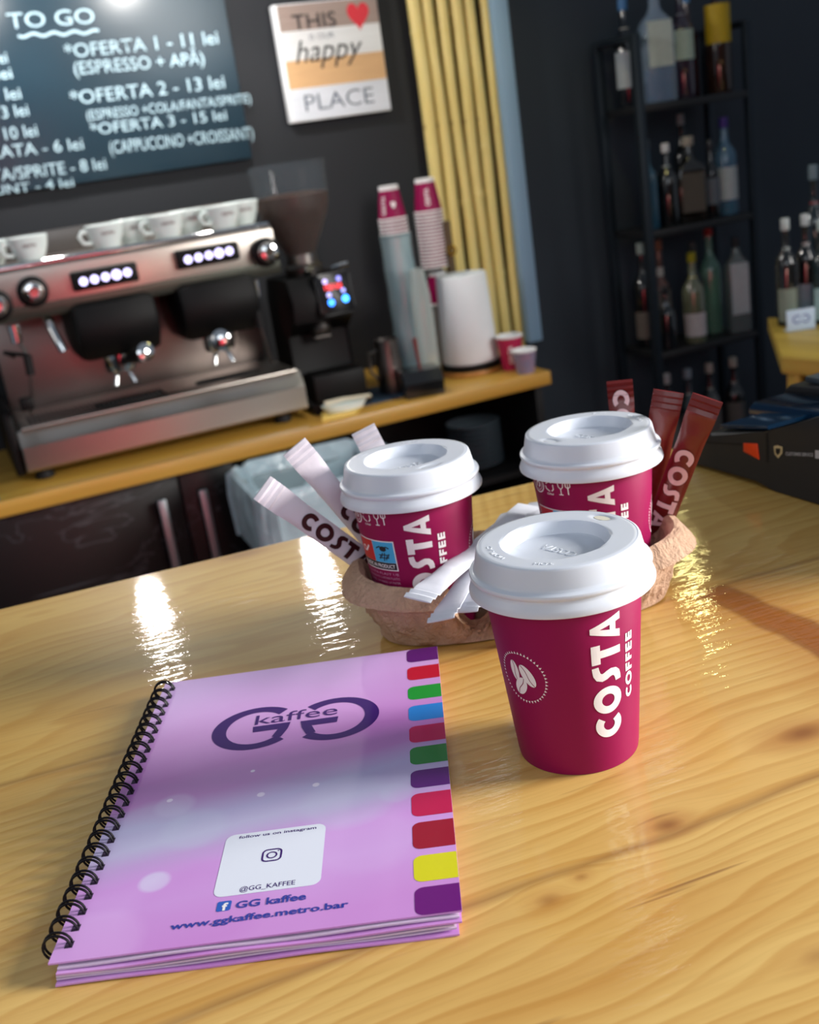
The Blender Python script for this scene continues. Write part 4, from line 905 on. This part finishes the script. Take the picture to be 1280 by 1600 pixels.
sidepoly([(1210, 697), (1216, 695.5), (1224, 698), (1223.5, 708), (1217, 716), (1211.5, 709)], XT-.0005, mat('gold_emblem', '#cdb98a', .4), 'shield_emblem')
sidepoly([(1213.5, 700), (1221, 700.5), (1220.5, 707), (1216.5, 711), (1213.5, 706)], XT-.0008, m_ink2, 'shield_centre')
b, w = text_bm('CUSTOMER SERVICE', .02); a0 = Vector(ox(1229, 711, XT)); a1 = Vector(ox(1272, 713, XT)); d = (a1-a0); 
for v in b.verts: p = a0+d*(v.co.x/w)+Vector((0, 0, .0024))*v.co.y; v.co = Vector((XT-.0006, p.y, p.z))
obj('lettering', b, mat('grey_white_print', '#b9babd', .5), pt, smooth=False, norm=False)
sidepoly([(1275, 703), (1290, 704), (1290, 717), (1275, 716)], XT-.0006, mat('grey_white_print'), 'printed_label')

# ================================================================== CUP STACKS, TOWEL ROLL AND SMALL THINGS ON THE BACK COUNTER
ORD = ['first', 'second', 'third', 'fourth', 'fifth', 'sixth', 'seventh', 'eighth', 'ninth', 'tenth', 'eleventh', 'twelfth', 'thirteenth', 'fourteenth', 'fifteenth', 'sixteenth', 'seventeenth', 'eighteenth', 'nineteenth', 'twentieth']
def inv_cup(label, x, y, z, s=1.02, art='costa', az=-110, group='upturned paper cups stacked on the counter'):
    """upside-down cup: base ring on top"""
    t = thing('paper_cup', label, 'cup', (x, y, z), group=group)
    H_ = .092*s; bm = bmn(); lathe(bm, [(.0405*s, 0), (.0405*s, .004), (.0385*s, .0055), (.0275*s, H_-.012)], 32); lathe(bm, [(.0393*s, .001), (.0384*s, .005)], 32); bo_ = obj('cup_body', bm, m_mag, t)
    bm = bmn(); lathe(bm, [(.0276*s, H_-.012), (.0272*s, H_), (.0258*s, H_), (.0252*s, H_-.006), (0, H_-.006)], 32); lathe(bm, [(.0398*s, -.0006), (.0415*s, .0005), (.0415*s, .0035), (.0398*s, .005)], 32); obj('white_rim', bm, m_white, t)
    return t
def flip_art(o, h, s, az, what):
    def rr_(hh): return (.0385-.0110*(hh-.0055)/(.0745))*s+.0004
    if what == 'costa': b, w = letters('COSTA', .28); place2(b, -.024, -.006, .012, sx=.048/w); rot90(b)
    else:
        b = bmn()
        for cx, cy in ((-.003, .003), (.003, .002), (0, -.004)): poly(b, [(cx+.0042*cos(a), cy+.0055*sin(a)) for a in [2*pi*i/14 for i in range(14)]])
    dice(b, .002, 0)
    for v in b.verts:
        a = R(az)+v.co.x/.033; r = rr_(h+v.co.y)/1.0; v.co = Vector((r*cos(a), r*sin(a), h+v.co.y))
    obj('brand_lettering' if what == 'costa' else 'bean_badge', b, m_wprint, o, smooth=False, norm=False)
# right stack
qx, qy = 1.396, 3.05
zt = oy(664, 278, qy).z; sR = 1.04
for k in range(19):
    z = zt-.096-k*.0100
    if z < 1.006: break
    t_ = inv_cup('upturned magenta cup, ' + ('topmost of the right stack, lettering showing' if k == 0 else 'only its rim showing, '+ORD[k]+' from the top of the right stack'), qx-.002+.0*k, qy, z, sR)
    if k == 0: flip_art(t_, .044, sR, -112, 'costa')
zlow = z
t_ = inv_cup('upturned magenta cup below the rims of the right stack, beside the towel roll', qx, qy, zlow-.098, sR); flip_art(t_, .04, sR, -118, 'costa')
bm = bmn(); lathe(bm, [(0, ZC+.0005), (.040, ZC+.0005), (.040, zlow-.0995), (0, zlow-.0995)], 32, qx, qy)
bmesh.ops.translate(bm, verts=bm.verts, vec=(0, 0, 0)); tag(obj('cup_tube', bm, mat('grey_card_tube', '#7c7876', .5, noise=(12, .15))), 'grey tube under the right stack of cups', 'tube')
# left stack in a clear sleeve
lx, ly = 1.215, 2.90; zt = oy(611, 288, ly).z
for k in range(5):
    z = zt-.092-k*.0098
    t_ = inv_cup('upturned magenta cup, ' + ('topmost of the left stack, bean badge showing' if k == 0 else 'only its rim showing, '+ORD[k]+' from the top of the left stack'), lx, ly, z, .98)
    if k == 0: flip_art(t_, .04, .98, -100, 'badge'); flip_art(t_, .04, .98, -150, 'costa')
m_sleeve = mat('clear_wrapping_film', '#b8d6de', .12, alpha=.55, noise=(6, .5), coat=.5, bump=(18, .6, .006)); t = NT('lids_painted_glare'); co = t.coord(); n_ = t.noise(t.mapping(co, (34, 34, 5)), 1.0, 3, .6); t.set(color=t.ramp(n_, [(.36, lin('#3f7f96')), (.5, lin('#9fb4b4')), (.62, lin('#e6eeee')), (.75, lin('#8b8a86'))]), rough=.2, coat=1.0); m_lids = t.m  # pale vertical streaks paint highlights into the teal and grey lid colour
sl = thing('wrapped_cup_sleeve', 'tall clear-wrapped sleeve standing under the left stack of magenta cups', 'sleeve', (lx, ly, ZC))
bm = bmn(); pr = []; z = .001; 
while z < zt-.092-.05-ZC: pr += [(.036, z), (.0395, z+.002), (.0395, z+.007), (.036, z+.009)]; z += .0105
lathe(bm, pr, 28, cap0=True, cap1=True); obj('stacked_lids', bm, m_lids, sl)
bm = bmn(); n_ = 14; rgz = zt-.092-.04-ZC; lathe(bm, [(.0435+.0015*sin(i*1.9), .001+rgz*i/n_) for i in range(n_+1)], 28); obj('film', bm, m_sleeve, sl)
# second clear jar in front of the sleeve
jx, jy = 1.234, 2.825
jar = thing('glass_carafe', 'slender clear bottle standing in front of the wrapped sleeve', 'bottle', (jx, jy, ZC))
m_clear = mat('pale_clear_glass', '#cfdcd8', .06, alpha=.4, coat=1.0)
bm = bmn(); lathe(bm, [(0, .0), (.025, .0), (.028, .006), (.029, .20), (.027, .25), (.022, .29), (.020, .32), (.022, .322)], 28); obj('glass', bm, m_clear, jar)
# black caddy
cd = thing('stick_caddy', 'small black box caddy at the foot of the clear sleeve', 'caddy', (1.160, 2.735, ZC), R(-12))
bm = bmn(); prism(bm, [(-.05, .001), (-.055, .04), (-.03, .07), (.045, .07), (.05, .001)], 'x', -.055, .055, .004); obj('body', bm, mat('gloss_black_plastic', '#101113', .2, coat=.5), cd)
bm = bmn(); tube(bm, [(.0, -.01, .07), (-.004, -.012, .11), (-.006, -.014, .155)], [.006, .0075, .0105], 10, flat=.5); tag(obj('sugar_stick', bm, m_brpaper, loc=(1.160, 2.735, ZC)), 'dark brown stick standing in the black box caddy', 'sugar stick')
# towel roll on round board
tx_, ty_ = 1.384, 2.868
bm = bmn(); lathe(bm, [(0, .0005), (.090, .0005), (.093, .006), (.090, .0135), (0, .0135)], 48); tag(obj('round_board', bm, wood_mat('round_board_wood', '#a9702f', '#c08a45', '#8a5522', seed=5, knots=False), loc=(tx_, ty_, ZC)), 'round wooden board under the paper towel roll', 'board')
tr = thing('paper_towel_roll', 'white paper towel roll standing on the round wooden board', 'paper towel roll', (tx_, ty_, ZC+.014))
bm = bmn(); lathe(bm, [(0, 0), (.088, 0), (.089, .014), (.04, .017), (0, .017)], 40); obj('holder_base', bm, m_blk, tr)
bm = bmn(); lathe(bm, [(.022, .018), (.079, .018), (.081, .022), (.072, .262), (.069, .266), (.022, .266)], 48, close=True); obj('roll', bm, mat('white_tissue', '#dde2e6', .85, noise=(14, .08), bump=(120, .3, .001)), tr)
hr = thing('bronze_post', 'bronze rod with a gold ring rising behind the towel roll', 'rod', (1.43, 3.02, ZC))
bm = bmn(); tube(bm, [(0, 0, .001), (0, 0, .42)], .014, 12); obj('rod', bm, mat('dull_bronze', '#5d4c36', .45, .3), hr)
bm = bmn(); tube(bm, [(.0+.012*cos(a), -.02, .335+.012*sin(a)) for a in [2*pi*i/16 for i in range(16)]], .003, 8, closed=True); obj('gold_ring', bm, mat('polished_gold', '#d9a21e', .2, 1.0), hr)
# two open paper cups
def open_cup(x, y, s, label, body, hgt):
    t = thing('paper_cup', label, 'cup', (x, y, ZC))
    bm = bmn(); lathe(bm, [(0, .0008), (.0265*s, .0008), (.0375*s, hgt-.003)], 36); lathe(bm, [(.0363*s, hgt-.004), (.0255*s, .004), (0, .004)], 36); o = obj('cup_body', bm, body, t)
    bm = bmn(); lathe(bm, [(.0375*s, hgt-.005), (.0392*s, hgt-.003), (.0392*s, hgt), (.0375*s, hgt+.001), (.0362*s, hgt-.002), (.0262*s, .0055), (0, .0055)], 36); obj('white_rim', bm, m_white, t); return o
o = open_cup(1.464, 2.772, 1.0, 'open magenta paper cup with white lettering beside the towel roll', mat('red_magenta_paper', '#a31545', .5), .098)
b, w = letters('COSTA', .28); place2(b, -.025, -.006, .012, sx=.05/w); rot90(b); dice(b, .002, 0)
for v in b.verts: a = R(-118)+v.co.x/.033; hh = .047+v.co.y; r = .0265+.011*hh/.095+.0005; v.co = Vector((r*cos(a), r*sin(a), hh))
obj('brand_lettering', b, m_wprint, o, smooth=False, norm=False)
open_cup(1.462, 2.690, .90, 'smaller pinkish paper cup in front of the open magenta cup', mat('pink_grey_paper', '#9c6a78', .5, noise=(40, .5), col2='#5f7f9c'), .066)
# steel jug with lid left of the sleeve
jg = thing('milk_jug', 'small steel milk jug between the grinder and the wrapped sleeve', 'jug', (1.115, 2.83, ZC))
bm = bmn(); lathe(bm, [(0, .001), (.036, .001), (.038, .006), (.036, .08), (.031, .11), (.033, .15), (.0315, .15), (.029, .11), (.034, .08), (0, .008)], 32); obj('body', bm, m_dsteel, jg)
bm = bmn(); tube(bm, [(-.031, 0, .125), (-.056, 0, .12), (-.058, 0, .07), (-.035, 0, .04)], .004, 8); obj('handle', bm, m_dsteel, jg)
# blue mat, white tray with brush, small board
q = [oz(560, 612, ZC), oz(668, 598, ZC), oz(655, 620, ZC), oz(560, 636, ZC)]
bm = bmn(); prism(bm, [(q_.x, q_.y) for q_ in (oz(562, 637, ZC), oz(668, 612, ZC), oz(608, 602, ZC), oz(505, 620, ZC))], 'z', ZC+.0005, ZC+.003, .0008); tag(obj('bar_mat', bm, mat('slate_blue_mat', '#33495e', .55, noise=(30, .15))), 'slate blue mat lying on the counter in front of the grinder', 'mat')
bm = bmn(); prism(bm, [(.845, 2.672), (.935, 2.668), (.985, 2.735), (.87, 2.745)], 'z', ZC+.0005, ZC+.012, .002); tag(obj('chopping_board', bm, wood_mat('pale_board_wood', '#d8bb5c', '#e6cf7e', '#c9a444', seed=8, knots=False)), 'small yellow board at the counter edge beside the espresso machine', 'board')
ty = thing('white_dish', 'white oval dish holding a brush on the small yellow board', 'dish', (.925, 2.712, ZC+.0125), R(-8))
bm = bmn(); vs = lathe(bm, [(0, .0), (.8, .0), (1.0, .018), (.96, .018), (.76, .004), (0, .004)], 32)
for v in vs: v.co.x *= .062; v.co.y *= .030
obj('dish', bm, m_cer, ty)
for k in range(2):
    bm = bmn(); tube(bm, [(-.05, -.006+k*.014, .022+.002*k), (.0, -.004+k*.014, .026), (.075, .0+k*.01, .022)], [.005, .004, .003], 8)
    tag(obj('tamper_brush', bm, mat('cream_brush_handle', '#cfc6ae', .5), loc=(.925, 2.712, ZC+.0125), rotz=R(-8)), ['pale brush handle lying nearest in the white dish', 'pale brush handle lying behind the other in the white dish'][k], 'brush')
bm = bmn(); prism(bm, rrect(-.055, .035, 2.66, 2.72, .012), 'z', ZC+.0005, ZC+.035, .006); tag(obj('sponge', bm, mat('teal_sponge', '#2a9fb0', .8, noise=(60, .3), bump=(200, .6, .002))), 'teal sponge at the left edge of the back counter', 'sponge')

# ================================================================== BOTTLE SHELF
m_frame = mat('dark_blue_grey_metal', '#232c35', .4, .5, noise=(8, .2)); m_shelfb = mat('near_black_board', '#15161a', .5, noise=(10, .3))
SX0, SX1, SY0, SY1 = 2.085, 2.50, 2.95, 3.15
sh = thing('bottle_shelf', 'tall black metal shelf full of liquor bottles against the dark blue wall', 'shelf', (0, 0, 0))
for (x, y) in ((SX0, SY0), (SX1, SY0), (SX0, SY1), (SX1, SY1)):
    bm = bmn(); box(bm, x-.013, x+.013, y-.012, y+.012, .0, 1.58, .002); obj('post', bm, m_frame, sh)
levels = [.22, .618, 1.004, 1.378]
for z in levels: bm = bmn(); box(bm, SX0+.013, SX1-.013, SY0-.01, SY1+.01, z-.022, z, .002); obj('shelf_board', bm, m_shelfb, sh)
bm = bmn()
for x in (SX0, SX1): box(bm, x-.011, x+.011, SY0, SY1, 1.562, 1.582, .002)
box(bm, SX0, SX1, SY1-.008, SY1+.008, 1.562, 1.582, .002); obj('top_rail', bm, m_frame, sh)

def bottle(x, y, z, label, H_=.30, r=.038, glass='#141a20', cap='#202020', lab=None, lab2=None, shape='round', liquid=None, al=1.0, nk=.33, group='liquor bottles on the dark shelf', lz=(.18, .52), name='liquor_bottle'):
    t = thing(name, label, 'bottle', (x, y, z+.0006), R(random.uniform(-14, -26)), group)
    hs = H_*(1-nk); m_g = mat('glass_'+glass[1:]+('c' if al < 1 else ''), glass, .08, alpha=al, coat=.6, noise=(10, .15))
    sg_ = 28 if shape == 'round' else 4
    prof = [(0, .001), (r*.94, .001), (r, .006), (r, hs*.86), (r*.9, hs*.94), (r*.5, hs*1.04), (r*.34, hs*1.12), (r*.32, H_*.93), (r*.36, H_*.935), (r*.36, H_*.95)]
    bm = bmn()
    if shape == 'round': lathe(bm, prof, 28, cap1=True)
    else:
        rg_ = []
        for (rr_, zz) in prof[1:]:
            k = 1 if zz < hs*.97 else 0
            if k: rg_.append([bm.verts.new((p[0], p[1], zz)) for p in rrect(-rr_*1.02, rr_*1.02, -rr_*.72, rr_*.72, rr_*.22, 5)])
            else: rg_.append([bm.verts.new((p[0], p[1], zz)) for p in rrect(-rr_, rr_, -rr_, rr_, rr_*.9, 5)])
        loft(bm, rg_, True, True)
    g = obj('glass', bm, m_g, t)
    bm = bmn(); lathe(bm, [(r*.38, H_*.90), (r*.40, H_*.905), (r*.40, H_), (r*.34, H_+.002), (0, H_+.002)], 20); obj('cap', bm, mat('cap_'+cap[1:], cap, .4), t)
    if liquid:
        bm = bmn(); lathe(bm, [(0, .004), (r*.88, .004), (r*.9, .01), (r*.9, hs*liquid[1])], 24, cap1=True)
        if shape != 'round':
            for v in bm.verts: v.co.y *= .70
        obj('liquid', bm, mat('liquid_'+liquid[0][1:], liquid[0], .2), t)
    for lc, (z0, z1), wd in ((lab, lz, 1.0), (lab2, (.62, .74), .6)):
        if not lc: continue
        bm = bmn(); n_ = 14
        if shape == 'round':
            A = []
            for zz in (H_*z0, H_*z1):
                rl = r*1.012 if wd == 1 else max(r*.36, r*.40); A.append([bm.verts.new((rl*cos(R(-170+160*i/n_)), rl*sin(R(-170+160*i/n_)), zz)) for i in range(n_+1)])
            for i in range(n_): bm.faces.new((A[0][i], A[0][i+1], A[1][i+1], A[1][i]))
        else: box(bm, -r*.82, r*.82, -r*.735, -r*.725, H_*z0, H_*z1)
        obj('label_paper', bm, mat('label_'+lc[1:], lc, .6, noise=(60, .25)), t)
    return t
zt_ = levels[3]
bottle(2.142, 3.08, zt_, 'dark bottle with pale label at the left end of the top shelf, behind the post', .31, .036, '#10151c', '#3e6fa0', '#9aa3a8', '#b8b4ae')
bottle(2.195, 2.995, zt_, 'large clear bottle with white label and blue base on the top shelf', .34, .047, '#8aa0b8', '#8fb0d0', '#aeb8b4', None, 'square', ('#1d3f7a', .40), .5, nk=.28, lz=(.30, .68))
bottle(2.292, 3.0, zt_, 'bottle with pale green label and pinkish foot on the top shelf', .33, .036, '#2b2030', '#a8c8cc', '#a4b8aa', '#8a8f98', lz=(.34, .60))
bottle(2.362, 3.06, zt_, 'dark red bottle between the green-labelled and yellow-labelled ones', .31, .030, '#33110e', '#5a8fc0')
bottle(2.425, 2.995, zt_, 'bottle with bright yellow label at the right end of the top shelf', .35, .040, '#2a1a14', '#1c1a14', '#b89a10', None, lz=(.42, .74))
zt_ = levels[2]
bottle(2.135, 3.00, zt_, 'slim ribbed blue-grey bottle at the left end of the second shelf', .27, .028, '#20465c', '#39404a', None)
bottle(2.198, 2.99, zt_, 'dark bottle with small white neck label on the second shelf', .25, .032, '#0e1012', '#c9ccd0', None, '#c8d8d8')
bottle(2.292, 3.0, zt_, 'squat dark bottle with large brown-grey label on the second shelf', .26, .045, '#15120f', '#8f8a80', '#4a443c', None, 'square', nk=.30, lz=(.12, .58))
bottle(2.345, 3.10, zt_, 'dark bottle with a grey stopper at the back of the second shelf', .33, .030, '#101316', '#777b80')
bottle(2.365, 2.985, zt_, 'slim dark bottle with pale side label on the second shelf', .24, .024, '#0d0f13', '#24272c', '#565e68')
bottle(2.435, 3.0, zt_, 'blue-shouldered bottle with white label and green foot on the second shelf', .30, .036, '#4d7391', '#3c2a78', '#a8b0b4', None, liquid=('#0f5a3c', .18), al=.7, nk=.3, lz=(.16, .50))
zt_ = levels[1]
bottle(2.135, 3.07, zt_, 'tall bottle with a grey-white neck at the left end of the third shelf', .34, .034, '#0f1012', '#8d9a94', '#57504a', lz=(.10, .36))
bottle(2.15, 2.975, zt_, 'short dark bottle in front of the tall one at the left of the third shelf', .20, .028, '#101318', '#1d2026', None, '#b9c8de')
bottle(2.21, 3.08, zt_, 'bottle with an orange-brown neck just right of the shelf post', .34, .033, '#55352a', '#7c4a36', '#6f6a62', '#b8b2aa', nk=.4)
bottle(2.268, 2.985, zt_, 'bottle with yellow and white label on the third shelf', .29, .036, '#5f6450', '#8a8018', '#b5b0b4', '#a39a20', lz=(.08, .34))
bottle(2.330, 3.06, zt_, 'dark bottle with lilac-grey label in the middle of the third shelf', .31, .032, '#1c1a1e', '#3b3838', '#7f8494', lz=(.12, .46))
bottle(2.398, 3.06, zt_, 'pale green clear bottle with a red cap on the third shelf', .36, .036, '#5d8574', '#a01c1c', None, al=.75, liquid=('#4b6f60', .8))
bottle(2.447, 2.985, zt_, 'clear bottle with tall white label and red crest on the third shelf', .31, .036, '#6c7476', '#26282c', '#b4b8be', None, 'square', al=.7, nk=.22, lz=(.20, .74))
zt_ = levels[0]
for k, (x, c, cp, lbk) in enumerate([(2.15, '#1a1c20', '#8e8a8c', 'leftmost on the lowest visible shelf'), (2.235, '#202a30', '#7d8a94', 'second on the lowest visible shelf'), (2.325, '#17181a', '#a39c94', 'third on the lowest visible shelf, pale cap'), (2.425, '#17181a', '#b0a89c', 'rightmost on the lowest visible shelf, pale cap')]):
    bottle(x, 3.0, zt_, 'dark bottle ' + lbk, .31, .034, c, cp, '#5a5856', '#9a958e')

# ================================================================== SIDE COUNTER WITH BOTTLES
ZS = .80
A_ = oz(1222, 558, ZS); B_ = oz(1282, 563, ZS)
dirv = (B_-A_); dirv.z = 0; dirv.normalize(); sa_ = math.atan2(dirv.y, dirv.x)
sc_ = thing('side_counter', 'yellow wooden side counter with upright slats at the right edge', 'counter', (A_.x, A_.y, ZS), sa_)
m_sc = wood_mat('side_counter_pine', '#b5963c', '#cdb052', '#9a7a2c', seed=12)
bm = bmn(); D_ = Matrix.Rotation(-sa_, 3, 'Z') @ (oz(1200, 496, ZS)-A_)
prism(bm, [(-.002, 0), (.9, 0), (.9+D_.x, D_.y), (D_.x, D_.y)], 'z', -.038, 0, .003); obj('top', bm, m_sc, sc_)
bm = bmn(); box(bm, .03, .85, .03, .57, -.80, -.038); obj('carcass', bm, m_black, sc_)
for k in range(9): bm = bmn(); box(bm, .005+k*.052, .038+k*.052, .008, .028, -.78, -.038, .002); obj('slat', bm, m_sc, sc_)
def onside(px, py): return oz(px, py, ZS)
grp2 = 'bottles on the side counter'
for (px, py, H_, r, gl, cp, lb, lb2, text_) in [(1232, 508, .262, .026, '#16191a', '#aab4b4', '#7f8a7c', '#9aa6a4', 'bottle with green and white label and pale cap, left end of the side counter'),
        (1262, 500, .262, .025, '#191b1d', '#b4bcbe', '#8fa2b0', '#c9b8b8', 'bottle with pale blue label and red-white neck on the side counter'),
        (1287, 505, .25, .025, '#15282a', '#a9b8b8', '#9fc0c4', None, 'bottle with pale teal label cut by the right picture edge')]:
    q = onside(px, py); bottle(q.x, q.y, ZS, text_, H_, r, gl, cp, lb, lb2, group=grp2, lz=(.05, .36))
q = onside(1276, 470); bottle(q.x, q.y, ZS, 'tall bottle with a pourer spout and red-white neck behind the others on the side counter', .36, .030, '#14222a', '#6b7f8a', None, '#b02028', group=grp2)
q = ox; cpos = onside(1252, 516)
tc = thing('table_card', 'small white card with a blue double G logo on the side counter', 'card', (cpos.x, cpos.y, ZS+.0006), R(-22))
bm = bmn(); box(bm, -.035, .035, -.002, .002, 0, .052, .0006); box(bm, -.035, .035, -.002, .025, 0, .002); obj('card', bm, mat('bluish_white_card', '#b9cfe4', .5), tc)
bm = bmn(); ribbon(bm, arc(-.010, .028, .009, .009, 40, 330, 16), .003); ribbon(bm, arc(.011, .028, .009, .009, 140, -150, 16), .003)
for v in bm.verts: v.co = Vector((v.co.x, -.0025, v.co.y))
obj('logo', bm, m_bprint, tc, smooth=False)
